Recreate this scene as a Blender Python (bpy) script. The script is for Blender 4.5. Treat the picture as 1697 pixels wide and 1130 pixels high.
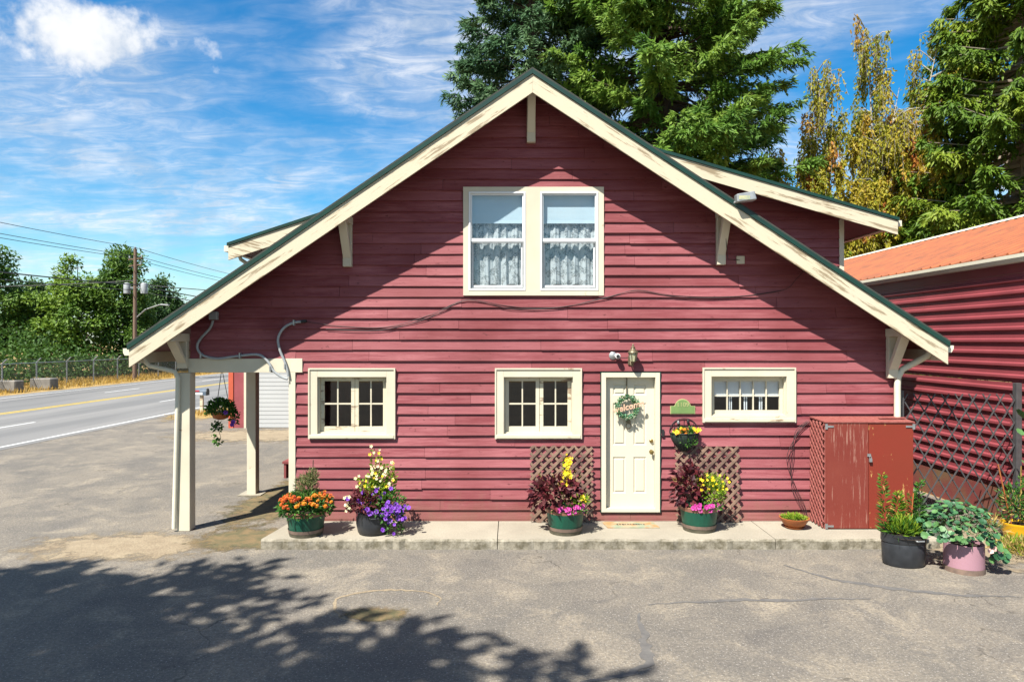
import bpy, bmesh, math, random
import numpy as np
from mathutils import Vector, Matrix
random.seed(7); RNG = np.random.default_rng(11)
for o in list(bpy.data.objects): bpy.data.objects.remove(o)
scene = bpy.context.scene
COL = scene.collection
R = math.radians

# ------------------------------------------------------------------ camera, sky, sun, exposure
CAM_D, CAM_Z, F = 11.31, 3.12, 1131.0
cam_data = bpy.data.cameras.new("camera"); cam = bpy.data.objects.new("camera", cam_data); COL.objects.link(cam)
cam_data.sensor_width = 36.0; cam_data.lens = 24.0; cam_data.clip_end = 2000
cam.location = (0, -CAM_D, CAM_Z); cam.rotation_euler = (R(90), 0, 0)
scene.camera = cam
SUN_TRAVEL = Vector((0.45, 0.60, -1.0)).normalized()
sun_data = bpy.data.lights.new("sun", 'SUN'); sun = bpy.data.objects.new("sun", sun_data); COL.objects.link(sun)
sun_data.energy = 5.0; sun_data.angle = R(0.55); sun_data.color = (1.0, 0.955, 0.87)
sun.rotation_euler = SUN_TRAVEL.to_track_quat('-Z', 'Y').to_euler()
sun.location = (-10, -20, 25)
vs = scene.view_settings
vs.view_transform = 'Standard'; vs.look = 'None'; vs.exposure = 1.30; vs.gamma = 1; vs.use_curve_mapping = False

def build_world():
    w = bpy.data.worlds.new("World"); scene.world = w; w.use_nodes = True
    nt = w.node_tree; nt.nodes.clear(); N = nt.nodes.new; L = nt.links.new
    out = N('ShaderNodeOutputWorld'); bg = N('ShaderNodeBackground'); bg.inputs[1].default_value = 0.066
    sky = N('ShaderNodeTexSky'); sky.sky_type = 'NISHITA'; sky.sun_disc = False
    d = -SUN_TRAVEL
    sky.sun_elevation = math.asin(d.z); sky.sun_rotation = math.atan2(d.x, d.y)
    sky.air_density = 1.0; sky.dust_density = 0.4; sky.ozone_density = 2.0
    hs = N('ShaderNodeHueSaturation'); hs.inputs['Saturation'].default_value = 1.5
    L(sky.outputs[0], hs.inputs['Color'])
    tint = N('ShaderNodeMix'); tint.data_type = 'RGBA'; tint.blend_type = 'MULTIPLY'; tint.inputs[0].default_value = 1.0
    L(hs.outputs[0], tint.inputs[6]); tint.inputs[7].default_value = (0.90, 1.16, 1.10, 1)
    # clouds: the view direction is projected on a flat cloud layer overhead
    tc = N('ShaderNodeTexCoord'); sp = N('ShaderNodeSeparateXYZ'); L(tc.outputs['Generated'], sp.inputs[0])
    def m(op, a, b=None):
        n = N('ShaderNodeMath'); n.operation = op
        for i, x in enumerate((a, b)):
            if x is None: continue
            if isinstance(x, (int, float)): n.inputs[i].default_value = x
            else: L(x, n.inputs[i])
        return n.outputs[0]
    zc = m('ADD', m('MAXIMUM', sp.outputs[2], 0.0), 0.10)
    px = m('DIVIDE', sp.outputs[0], zc); py = m('DIVIDE', sp.outputs[1], zc)
    cb = N('ShaderNodeCombineXYZ'); L(px, cb.inputs[0]); L(py, cb.inputs[1])
    def noise(sc, det, rough, dist=0.0, rot=0.0, stretch=(1, 1, 1), loc=(0, 0, 0)):
        mp = N('ShaderNodeMapping'); mp.inputs['Rotation'].default_value = (0, 0, rot)
        mp.inputs['Scale'].default_value = stretch; mp.inputs['Location'].default_value = loc
        L(cb.outputs[0], mp.inputs[0])
        n = N('ShaderNodeTexNoise'); n.inputs['Scale'].default_value = sc; n.inputs['Detail'].default_value = det
        n.inputs['Roughness'].default_value = rough; n.inputs['Distortion'].default_value = dist
        L(mp.outputs[0], n.inputs[0]); return n.outputs[0]
    def ramp(x, a, b, lo=0.0, hi=1.0):
        n = N('ShaderNodeMapRange'); n.interpolation_type = 'SMOOTHSTEP'
        n.inputs[1].default_value = a; n.inputs[2].default_value = b; n.inputs[3].default_value = lo; n.inputs[4].default_value = hi
        L(x, n.inputs[0]); return n.outputs[0]
    big = ramp(noise(0.75, 5, 0.55, 0.6, 0.5, (1, 1.5, 1), (3.1, 1.7, 0)), 0.33, 0.62)
    rip = ramp(noise(7.0, 7, 0.66, 0.9, 0.35, (0.75, 1.5, 1)), 0.36, 0.72)
    wisps = m('MULTIPLY', big, m('ADD', m('MULTIPLY', rip, 0.50), 0.28))
    # one cumulus puff
    c = Vector((-0.6176, 1.0, 0.4400)).normalized()
    vd = N('ShaderNodeVectorMath'); vd.operation = 'SUBTRACT'; vd.inputs[1].default_value = c
    nrm = N('ShaderNodeVectorMath'); nrm.operation = 'NORMALIZE'; L(tc.outputs['Generated'], nrm.inputs[0]); L(nrm.outputs[0], vd.inputs[0])
    vs_ = N('ShaderNodeVectorMath'); vs_.operation = 'MULTIPLY'; vs_.inputs[1].default_value = (0.9, 0.9, 2.0); L(vd.outputs[0], vs_.inputs[0])
    ln = N('ShaderNodeVectorMath'); ln.operation = 'LENGTH'; L(vs_.outputs[0], ln.inputs[0])
    pn = N('ShaderNodeTexNoise'); pn.inputs['Scale'].default_value = 17; pn.inputs['Detail'].default_value = 8; pn.inputs['Roughness'].default_value = 0.55
    L(nrm.outputs[0], pn.inputs[0])
    puff = ramp(m('ADD', m('MULTIPLY', ln.outputs['Value'], -9.0), m('MULTIPLY', pn.outputs[0], 2.3)), 0.16, 0.80)
    horizon = ramp(sp.outputs[2], 0.0, 0.26, 0.14, 0.0)
    cl = m('MINIMUM', m('ADD', m('MAXIMUM', m('MAXIMUM', wisps, puff), 0.0), horizon), 1.0)
    cm = N('ShaderNodeMix'); cm.data_type = 'RGBA'; L(ramp(pn.outputs[0], 0.35, 0.62), cm.inputs[0])
    cm.inputs[6].default_value = (4.2, 4.7, 5.4, 1); cm.inputs[7].default_value = (6.4, 6.5, 6.7, 1); ccol = cm.outputs[2]
    mix = N('ShaderNodeMix'); mix.data_type = 'RGBA'
    L(cl, mix.inputs[0]); L(tint.outputs[2], mix.inputs[6]); L(ccol, mix.inputs[7])
    L(mix.outputs[2], bg.inputs[0]); L(bg.outputs[0], out.inputs[0])
build_world()

# ------------------------------------------------------------------ helpers
def P(x, y, Y=0.0):
    """photo pixel measured at depth plane Y (metres behind the front wall) -> world point"""
    d = Y + CAM_D
    return Vector(((x - 848.5) / F * d, Y, CAM_Z + (565 - y) / F * d))
def PX(x, Y=0.0): return (x - 848.5) / F * (Y + CAM_D)
def PZ(y, Y=0.0): return CAM_Z + (565 - y) / F * (Y + CAM_D)

class MB:
    def __init__(s): s.v = []; s.f = []
    def add(s, vs, fs):
        b = len(s.v); s.v += [tuple(p) for p in vs]; s.f += [tuple(i + b for i in f) for f in fs]; return s
    def box(s, x0, x1, y0, y1, z0, z1):
        return s.add([(x0,y0,z0),(x1,y0,z0),(x1,y1,z0),(x0,y1,z0),(x0,y0,z1),(x1,y0,z1),(x1,y1,z1),(x0,y1,z1)],
                     [(0,3,2,1),(4,5,6,7),(0,1,5,4),(1,2,6,5),(2,3,7,6),(3,0,4,7)])
    def prism(s, poly, y0, y1, yf=None):
        n = len(poly); f0 = (lambda p: y0) if yf is None else yf
        vs = [(p[0], f0(p), p[1]) for p in poly] + [(p[0], y1, p[1]) for p in poly]
        return s.add(vs, [tuple(range(n)), tuple(range(2*n-1, n-1, -1))] + [(i, i+n, (i+1) % n + n, (i+1) % n) for i in range(n)])
    def prism_z(s, poly, z0, z1):
        n = len(poly)
        vs = [(p[0], p[1], z0) for p in poly] + [(p[0], p[1], z1) for p in poly]
        return s.add(vs, [tuple(range(n)), tuple(range(2*n-1, n-1, -1))] + [(i, i+n, (i+1) % n + n, (i+1) % n) for i in range(n)])
    def bar(s, p, q, w, h, up=(0, 0, 1)):
        p = Vector(p); q = Vector(q); d = (q - p).normalized(); u = Vector(up)
        a = d.cross(u)
        if a.length < 1e-4: a = d.cross(Vector((0, 1, 0)))
        a.normalize(); b = a.cross(d).normalized(); a *= w / 2; b *= h / 2
        return s.add([p-a-b, p+a-b, p+a+b, p-a+b, q-a-b, q+a-b, q+a+b, q-a+b],
                     [(0,3,2,1),(4,5,6,7),(0,1,5,4),(1,2,6,5),(2,3,7,6),(3,0,4,7)])
    def tube(s, pts, r, n=8):
        pts = [Vector(p) for p in pts]; m = len(pts)
        rs = r if isinstance(r, (list, tuple)) else [r] * m
        vs = []; a = None
        for i, p in enumerate(pts):
            d = (pts[min(i+1, m-1)] - pts[max(i-1, 0)])
            if d.length < 1e-9: d = Vector((0, 0, 1))
            d.normalize()
            if a is None:
                a = d.orthogonal().normalized()
            else:
                a = (a - d * a.dot(d));
                a = a.normalized() if a.length > 1e-6 else d.orthogonal().normalized()
            b = d.cross(a)
            vs += [p + (a * math.cos(2*math.pi*k/n) + b * math.sin(2*math.pi*k/n)) * rs[i] for k in range(n)]
        fs = [(i*n+k, i*n+(k+1) % n, (i+1)*n+(k+1) % n, (i+1)*n+k) for i in range(m-1) for k in range(n)]
        fs += [tuple(range(n-1, -1, -1)), tuple(range((m-1)*n, m*n))]
        return s.add(vs, fs)
    def lathe(s, prof, c, n=24, sx=1.0, sy=1.0, cap=True):
        vs = [(c[0] + r*sx*math.cos(2*math.pi*k/n), c[1] + r*sy*math.sin(2*math.pi*k/n), c[2] + z) for r, z in prof for k in range(n)]
        m = len(prof)
        fs = [(i*n+k, i*n+(k+1) % n, (i+1)*n+(k+1) % n, (i+1)*n+k) for i in range(m-1) for k in range(n)]
        if cap: fs += [tuple(range(n-1, -1, -1)), tuple(range((m-1)*n, m*n))]
        return s.add(vs, fs)

WO = {}
def reg(o, label=None, cat=None, group=None, kind=None):
    if label: o['label'] = label
    if cat: o['category'] = cat
    if group: o['group'] = group
    if kind: o['kind'] = kind
    return o
def place(o, origin, parent):
    WO[o] = Vector(origin)
    o.location = WO[o] - (WO[parent] if parent else Vector())
    if parent: o.parent = parent
    COL.objects.link(o)
def empty(name, loc, label=None, cat=None, group=None, parent=None):
    o = bpy.data.objects.new(name, None); o.empty_display_size = 0.2
    place(o, loc, parent); return reg(o, label, cat, group)
def ob(name, mb, mat, parent=None, label=None, cat=None, group=None, kind=None, smooth=False, bevel=0.0, origin=None):
    vs = np.array(mb.v, dtype=float); lo = vs.min(0); hi = vs.max(0)
    org = Vector(origin) if origin is not None else Vector(((lo[0]+hi[0])/2, (lo[1]+hi[1])/2, lo[2]))
    me = bpy.data.meshes.new(name)
    me.from_pydata((vs - np.array(org)).tolist(), [], mb.f)
    bm = bmesh.new(); bm.from_mesh(me)
    bmesh.ops.recalc_face_normals(bm, faces=bm.faces)
    if bevel > 0:
        bmesh.ops.bevel(bm, geom=list(bm.edges), offset=bevel, segments=1, affect='EDGES', clamp_overlap=True)
    bm.to_mesh(me); bm.free()
    if smooth:
        me.polygons.foreach_set('use_smooth', [True] * len(me.polygons)); me.set_sharp_from_angle(angle=R(38))
    me.materials.append(mat)
    o = bpy.data.objects.new(name, me); place(o, org, parent)
    return reg(o, label, cat, group, kind)
def share(name, src, loc, parent, rot=None, scale=None, mat=None):
    """another object on the same mesh, at a world location"""
    o = bpy.data.objects.new(name, src if isinstance(src, bpy.types.Mesh) else src.data)
    place(o, loc, parent)
    if rot is not None: o.rotation_euler = rot
    if scale is not None: o.scale = (scale,)*3 if isinstance(scale, (int, float)) else scale
    return o
def np_ob(name, V, Fc, var, mat, parent=None, origin=(0, 0, 0), **kw):
    me = bpy.data.meshes.new(name)
    me.from_pydata((V - np.array(origin)).tolist(), [], Fc.tolist())
    at = me.attributes.new('var', 'FLOAT', 'POINT'); at.data.foreach_set('value', var.astype(np.float32))
    me.materials.append(mat)
    o = bpy.data.objects.new(name, me); place(o, origin, parent)
    return reg(o, **kw)
def nrmz(a): return a / np.maximum(np.linalg.norm(a, axis=-1, keepdims=True), 1e-9)
def leaf_geo(C, D, Ln, Wd, var, flat=None, fold=0.18, shape=0.45):
    """one bent diamond leaf per row: base C, direction D, length, width; flat = preferred leaf normal"""
    n = len(C); D = nrmz(D)
    up = nrmz(RNG.normal(size=(n, 3))) if flat is None else nrmz(flat + RNG.normal(size=(n, 3)) * 0.35)
    S = nrmz(np.cross(D, up)); Nn = nrmz(np.cross(S, D))
    Ln = np.broadcast_to(Ln, n)[:, None]; Wd = np.broadcast_to(Wd, n)[:, None]
    mid = C + D * Ln * shape
    V = np.stack([C, mid + S*Wd*0.5 + Nn*Wd*fold, C + D*Ln, mid - S*Wd*0.5 + Nn*Wd*fold], 1).reshape(-1, 3)
    Fc = np.arange(n*4).reshape(n, 4)
    return V, Fc, np.repeat(np.broadcast_to(var, n), 4)
def cat_geo(parts):
    V = []; Fc = []; A = []; b = 0
    for v, f, a in parts:
        V.append(v); Fc.append(f + b); A.append(a); b += len(v)
    return np.concatenate(V), np.concatenate(Fc), np.concatenate(A)

# ------------------------------------------------------------------ materials
def nodes(name):
    m = bpy.data.materials.new(name); m.use_nodes = True; nt = m.node_tree
    return m, nt, nt.nodes['Principled BSDF'], nt.nodes.new, nt.links.new
ALB = 0.78
def c4(c): return (c[0]*ALB, c[1]*ALB, c[2]*ALB, 1)
def tex(nt, kind='Object', scale=1.0, stretch=(1, 1, 1), rot=(0, 0, 0), detail=5, rough=0.55, dist=0.0, loc=(0, 0, 0), world=False):
    N = nt.nodes.new; L = nt.links.new
    mp = N('ShaderNodeMapping'); mp.inputs['Scale'].default_value = stretch; mp.inputs['Location'].default_value = loc
    if world:
        g = N('ShaderNodeNewGeometry'); m0 = N('ShaderNodeMapping'); m0.inputs['Rotation'].default_value = rot
        L(g.outputs['Position'], m0.inputs[0]); L(m0.outputs[0], mp.inputs[0])
    else:
        tc = N('ShaderNodeTexCoord'); L(tc.outputs[kind], mp.inputs[0])
    n = N('ShaderNodeTexNoise'); n.inputs['Scale'].default_value = scale; n.inputs['Detail'].default_value = detail
    n.inputs['Roughness'].default_value = rough; n.inputs['Distortion'].default_value = dist
    L(mp.outputs[0], n.inputs[0]); return n.outputs[0]
def rng(nt, x, a, b, lo=0.0, hi=1.0):
    n = nt.nodes.new('ShaderNodeMapRange'); n.inputs[1].default_value = a; n.inputs[2].default_value = b
    n.inputs[3].default_value = lo; n.inputs[4].default_value = hi; nt.links.new(x, n.inputs[0]); return n.outputs[0]
def mixc(nt, f, a, b, mode='MIX'):
    n = nt.nodes.new('ShaderNodeMix'); n.data_type = 'RGBA'; n.blend_type = mode
    for i, x in ((0, f), (6, a), (7, b)):
        if isinstance(x, (int, float)): n.inputs[i].default_value = x
        elif isinstance(x, tuple): n.inputs[i].default_value = c4(x)
        else: nt.links.new(x, n.inputs[i])
    return n.outputs[2]
def mth(nt, op, a, b=0.0):
    n = nt.nodes.new('ShaderNodeMath'); n.operation = op
    for i, x in ((0, a), (1, b)):
        if isinstance(x, (int, float)): n.inputs[i].default_value = x
        else: nt.links.new(x, n.inputs[i])
    return n.outputs[0]
def bump(nt, bsdf, h, strength=0.3, dist=0.01):
    b = nt.nodes.new('ShaderNodeBump'); b.inputs['Strength'].default_value = strength; b.inputs['Distance'].default_value = dist
    nt.links.new(h, b.inputs['Height']); nt.links.new(b.outputs[0], bsdf.inputs['Normal'])
def pmat(name, col, col2=None, scale=3.0, rough=0.6, bmp=0.0, stretch=(1, 1, 1), metal=0.0, lo=0.35, hi=0.7, spec=0.4, bdist=0.01):
    m, nt, b, N, L = nodes(name)
    b.inputs['Roughness'].default_value = rough; b.inputs['Metallic'].default_value = metal; b.inputs['Specular IOR Level'].default_value = spec
    if col2 is None: col2 = tuple(c * 0.78 for c in col)
    n = tex(nt, scale=scale, stretch=stretch, world=True)
    L(mixc(nt, rng(nt, n, lo, hi), col, col2), b.inputs['Base Color'])
    if bmp: bump(nt, b, tex(nt, scale=scale*6, stretch=stretch, world=True), bmp, bdist)
    return m
def worn_paint(name, col, wood, amount=0.5, stretch=(1, 1, 1), rot=(0, 0, 0), scale=5.0, rough=0.6, col2=None):
    """paint with flaked patches of bare wood, elongated with the board"""
    m, nt, b, N, L = nodes(name); b.inputs['Roughness'].default_value = rough; b.inputs['Specular IOR Level'].default_value = 0.3
    n1 = tex(nt, scale=scale, stretch=stretch, rot=rot, detail=9, rough=0.68, world=True)
    n2 = tex(nt, scale=1.1, detail=3, world=True)
    n3 = tex(nt, scale=1.6, detail=4, world=True, loc=(5, 3, 1))
    base = mixc(nt, rng(nt, n3, 0.35, 0.7), col, col2 or tuple(c*0.86 for c in col))
    f = mth(nt, 'ADD', n1, mth(nt, 'MULTIPLY', n2, 0.35))
    fl = rng(nt, f, 0.92 - 0.25*amount, 0.98 - 0.25*amount)
    L(mixc(nt, fl, base, wood), b.inputs['Base Color'])
    bump(nt, b, mth(nt, 'SUBTRACT', n1, mth(nt, 'MULTIPLY', fl, 0.4)), 0.25, 0.006)
    return m
def siding_mat(name, col, pale, dark):
    m, nt, b, N, L = nodes(name); b.inputs['Roughness'].default_value = 0.62; b.inputs['Specular IOR Level'].default_value = 0.25
    oi = N('ShaderNodeObjectInfo')
    streak = tex(nt, scale=3.0, stretch=(0.45, 1, 6), detail=9, rough=0.72, world=True)
    blot = tex(nt, scale=0.55, detail=4, world=True, loc=(3, 0, 7))
    spots = tex(nt, scale=16, stretch=(0.5, 1, 1.3), detail=6, rough=0.7, world=True)
    flake = tex(nt, scale=7, stretch=(0.45, 1, 2.2), detail=8, rough=0.75, world=True, loc=(9, 1, 4))
    c = mixc(nt, rng(nt, streak, 0.40, 0.62), col, pale)
    c = mixc(nt, rng(nt, blot, 0.42, 0.66, 0, 0.8), c, dark)
    c = mixc(nt, rng(nt, oi.outputs['Random'], 0, 1, 0.0, 0.48), c, pale)
    rn2 = mth(nt, 'FRACT', mth(nt, 'MULTIPLY', oi.outputs['Random'], 7.31))
    c = mixc(nt, rng(nt, rn2, 0.35, 1, 0.0, 0.42), c, dark)
    c = mixc(nt, rng(nt, spots, 0.63, 0.68, 0, 0.75), c, tuple(x*0.45 for x in dark))
    c = mixc(nt, rng(nt, flake, 0.66, 0.70, 0, 0.5), c, (0.40, 0.20, 0.17))
    gg = N('ShaderNodeNewGeometry'); sz = N('ShaderNodeSeparateXYZ'); L(gg.outputs['Position'], sz.inputs[0])
    sp_ = mth(nt, 'ADD', mth(nt, 'MULTIPLY', sz.outputs[2], 1.1), tex(nt, scale=5, detail=6, rough=0.7, world=True))
    c = mixc(nt, rng(nt, sp_, 0.66, 1.15, 0.6, 0), c, (0.20, 0.10, 0.07))     # mud splash on the lowest boards
    L(c, b.inputs['Base Color'])
    grain = tex(nt, scale=9, stretch=(0.25, 1, 6), detail=8, rough=0.7, world=True)
    bump(nt, b, grain, 0.45, 0.008)
    return m
def leaf_mat(name, cols, trans=0.3, rough=0.55):
    m, nt, b, N, L = nodes(name)
    at = N('ShaderNodeAttribute'); at.attribute_name = 'var'
    cr = N('ShaderNodeValToRGB'); L(at.outputs['Fac'], cr.inputs[0])
    e = cr.color_ramp.elements
    while len(e) < len(cols): e.new(0.5)
    for i, c in enumerate(cols): e[i].position = i / max(1, len(cols)-1); e[i].color = c4(c)
    b.inputs['Roughness'].default_value = rough; b.inputs['Specular IOR Level'].default_value = 0.3
    L(cr.outputs[0], b.inputs['Base Color'])
    tr = N('ShaderNodeBsdfTranslucent'); L(cr.outputs[0], tr.inputs[0])
    mx = N('ShaderNodeMixShader'); mx.inputs[0].default_value = trans
    L(b.outputs[0], mx.inputs[1]); L(tr.outputs[0], mx.inputs[2]); L(mx.outputs[0], nt.nodes['Material Output'].inputs[0])
    return m
def glass_mat(name, ior=1.9, tint=(0.86, 0.9, 0.9)):
    m, nt, b, N, L = nodes(name); nt.nodes.remove(b)
    fr = N('ShaderNodeFresnel'); fr.inputs[0].default_value = ior
    t = N('ShaderNodeBsdfTransparent'); t.inputs[0].default_value = (*tint, 1)
    g = N('ShaderNodeBsdfGlossy'); g.inputs['Roughness'].default_value = 0.02
    mx = N('ShaderNodeMixShader'); ge = N('ShaderNodeNewGeometry'); k_ = mth(nt, 'MULTIPLY', fr.outputs[0], mth(nt, 'SUBTRACT', 1.0, ge.outputs['Backfacing'])); L(k_, mx.inputs[0]); L(t.outputs[0], mx.inputs[1]); L(g.outputs[0], mx.inputs[2])
    L(mx.outputs[0], nt.nodes['Material Output'].inputs[0]); return m

M = {}
M['siding'] = siding_mat('red siding paint', (0.220, 0.047, 0.057), (0.345, 0.115, 0.125), (0.150, 0.024, 0.026))
M['soffit'] = pmat('soffit paint', (0.16, 0.035, 0.035), (0.10, 0.025, 0.025), 4)
M['cream'] = worn_paint('cream paint', (0.67, 0.605, 0.465), (0.32, 0.23, 0.14), 0.36, rough=0.55)
M['cream_door'] = pmat('cream door paint', (0.67, 0.61, 0.475), (0.645, 0.585, 0.455), 2, 0.42)
M['cream_old'] = worn_paint('flaking cream sill paint', (0.70, 0.63, 0.46), (0.30, 0.22, 0.15), 0.72, stretch=(0.5, 1, 2.4), scale=6)
for nm, a in (('barge_l', math.atan(0.681)), ('barge_r', -math.atan(0.654)), ('barge_d', -math.atan(0.284))):
    M[nm] = worn_paint('weathered rake paint ' + nm, (0.60, 0.535, 0.40), (0.30, 0.235, 0.15), 0.82, stretch=(0.30, 1, 3.4), rot=(0, a, 0), scale=4.5, col2=(0.60, 0.53, 0.38))
M['green_trim'] = pmat('dark green metal edge', (0.006, 0.045, 0.032), (0.008, 0.03, 0.024), 3, 0.4)
M['shingle'] = pmat('dark roof shingle', (0.035, 0.042, 0.036), (0.06, 0.06, 0.05), 9, 0.9, 0.5)
M['vinyl'] = pmat('white vinyl', (0.82, 0.83, 0.83), (0.78, 0.79, 0.80), 2, 0.35)
M['glass'] = glass_mat('window glass', 1.7, (0.97, 0.98, 0.98))
M['glass_up'] = glass_mat('coated window glass', 1.9, (0.97, 0.985, 0.99))
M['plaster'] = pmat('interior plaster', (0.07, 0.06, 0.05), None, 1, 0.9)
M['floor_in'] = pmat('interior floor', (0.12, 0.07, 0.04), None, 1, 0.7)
M['blind'] = pmat('window blind with reflected sky tint', (0.50, 0.63, 0.70), (0.46, 0.59, 0.67), 2, 0.8)  # blue of the sky reflected in the panes is partly put into this colour
M['whitecloth'] = pmat('white cloth', (0.66, 0.70, 0.74), (0.60, 0.64, 0.68), 6, 0.9)
M['grey_pipe'] = pmat('grey conduit', (0.36, 0.38, 0.39), (0.28, 0.30, 0.31), 8, 0.5)
M['galv'] = pmat('galvanised metal', (0.42, 0.43, 0.43), (0.30, 0.31, 0.31), 12, 0.45, metal=0.6)
M['blackmetal'] = pmat('black iron', (0.025, 0.025, 0.027), None, 8, 0.5)
M['darkgrey'] = pmat('dark grey painted steel', (0.06, 0.057, 0.06), (0.085, 0.08, 0.08), 8, 0.5)
M['cable'] = pmat('dark cable', (0.05, 0.028, 0.03), None, 5, 0.6)
M['brass'] = pmat('aged brass', (0.42, 0.29, 0.10), (0.25, 0.17, 0.06), 30, 0.35, metal=0.85)
M['bronze'] = pmat('weathered bronze', (0.20, 0.16, 0.10), (0.13, 0.11, 0.07), 25, 0.45, metal=0.5)
M['white_paint'] = pmat('white plastic', (0.8, 0.8, 0.79), None, 5, 0.4)
M['gutter'] = worn_paint('cream gutter', (0.72, 0.68, 0.54), (0.34, 0.29, 0.22), 0.15)
M['cab_l'] = worn_paint('weathered red plywood', (0.19, 0.032, 0.022), (0.34, 0.16, 0.12), 0.74, stretch=(7.0, 1, 0.35), scale=6.0, col2=(0.22, 0.045, 0.03))
M['cab_r'] = worn_paint('red plywood with chips', (0.215, 0.032, 0.016), (0.62, 0.40, 0.13), 0.52, stretch=(1.6, 1, 0.7), scale=5.0, col2=(0.23, 0.03, 0.016))
M['cab_lat'] = pmat('red lattice paint', (0.25, 0.06, 0.05), (0.33, 0.11, 0.09), 14, 0.7, 0.3)
M['trellis'] = pmat('weathered lattice wood', (0.30, 0.19, 0.13), (0.12, 0.07, 0.055), 5, 0.8, 0.4)
M['barrel_green'] = pmat('green tub paint', (0.006, 0.085, 0.050), (0.010, 0.06, 0.038), 6, 0.42, 0.15, stretch=(3, 3, .4))
M['hoop'] = pmat('rusty brown hoop', (0.30, 0.125, 0.075), (0.20, 0.11, 0.08), 9, 0.6)
M['hoop_grey'] = pmat('dull brown hoop', (0.24, 0.16, 0.12), (0.14, 0.10, 0.08), 9, 0.6)
M['barrel_base'] = pmat('mouldy dark tub base', (0.075, 0.07, 0.045), (0.14, 0.12, 0.08), 12, 0.8, 0.3)
M['blackpot'] = pmat('black enamel', (0.022, 0.024, 0.028), (0.045, 0.048, 0.055), 5, 0.42)
M['pinkpot'] = worn_paint('faded pink tub', (0.38, 0.21, 0.25), (0.46, 0.40, 0.36), 0.4, scale=4, col2=(0.38, 0.20, 0.24))
M['yellowpot'] = pmat('yellow glazed pot', (0.75, 0.42, 0.012), (0.70, 0.37, 0.01), 4, 0.3)
M['terracotta'] = pmat('terracotta', (0.42, 0.13, 0.035), (0.34, 0.10, 0.03), 8, 0.6)
M['greypot'] = pmat('grey green pot', (0.16, 0.18, 0.14), None, 8, 0.6)
M['soil'] = pmat('potting soil', (0.035, 0.022, 0.014), None, 30, 0.95, 0.5)
M['coir'] = pmat('dark basket liner', (0.012, 0.03, 0.022), (0.03, 0.05, 0.035), 18, 0.8, 0.6)
M['bark'] = pmat('bark', (0.10, 0.065, 0.042), (0.05, 0.034, 0.024), 6, 0.9, 0.6, stretch=(3, 3, 0.5), bdist=0.05)
M['deadtwig'] = pmat('bare grey twig', (0.36, 0.30, 0.23), None, 6, 0.9)
M['birchbark'] = pmat('birch bark', (0.42, 0.39, 0.34), (0.20, 0.17, 0.14), 3, 0.8, 0.2, stretch=(1, 1, 4), lo=0.5, hi=0.62)
M['polewood'] = pmat('brown pole timber', (0.20, 0.125, 0.085), (0.14, 0.09, 0.065), 5, 0.85, 0.3, stretch=(4, 4, 0.2))
M['conc_block'] = pmat('rough concrete', (0.24, 0.22, 0.19), (0.16, 0.145, 0.125), 3, 0.9, 0.4)
M['white_wall'] = pmat('white metal siding', (0.74, 0.76, 0.78), None, 1, 0.6)
M['garage_white'] = pmat('white garage door', (0.50, 0.505, 0.50), (0.47, 0.475, 0.47), 1, 0.5)
M['garage_red'] = pmat('garage red siding', (0.30, 0.065, 0.075), (0.24, 0.05, 0.055), 2, 0.7, 0.2)
M['orange_red'] = pmat('orange red trim', (0.55, 0.10, 0.045), None, 2, 0.6)
M['metal_red'] = pmat('dark red steel siding', (0.30, 0.064, 0.076), (0.24, 0.05, 0.06), 1.3, 0.45)
M['metal_red_low'] = pmat('red base panel with moss', (0.19, 0.045, 0.04), (0.17, 0.12, 0.055), 1.6, 0.7, lo=0.4, hi=0.75)
M['rust_roof'] = pmat('rusty orange steel roof', (0.36, 0.10, 0.032), (0.20, 0.065, 0.028), 2.2, 0.65, 0.15)
M['mailbox'] = pmat('blue grey mailbox', (0.10, 0.14, 0.19), None, 8, 0.45)
M['redplastic'] = pmat('red flag', (0.5, 0.03, 0.04), None, 8, 0.5)
M['plaque'] = pmat('green plaque enamel', (0.17, 0.27, 0.085), (0.14, 0.23, 0.075), 10, 0.5)
M['plaque_rim'] = pmat('plaque pale rim', (0.45, 0.45, 0.20), None, 10, 0.5)
M['lamp_glass'] = pmat('amber lamp glass', (0.55, 0.52, 0.30), (0.30, 0.36, 0.28), 18, 0.15)
M['wood_letters'] = pmat('pale wood letters', (0.72, 0.47, 0.32), (0.62, 0.38, 0.25), 20, 0.6)
M['step_red'] = pmat('red painted step', (0.24, 0.05, 0.05), None, 5, 0.7)
M['line_white'] = worn_paint('white road paint', (0.72, 0.72, 0.70), (0.16, 0.155, 0.15), 0.2, scale=4)
M['line_yellow'] = worn_paint('yellow road paint', (0.70, 0.48, 0.03), (0.17, 0.155, 0.14), 0.15, scale=4)
M['seal'] = pmat('dark crack filler', (0.105, 0.10, 0.096), (0.16, 0.15, 0.138), 9, 0.85, 0.3)

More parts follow.
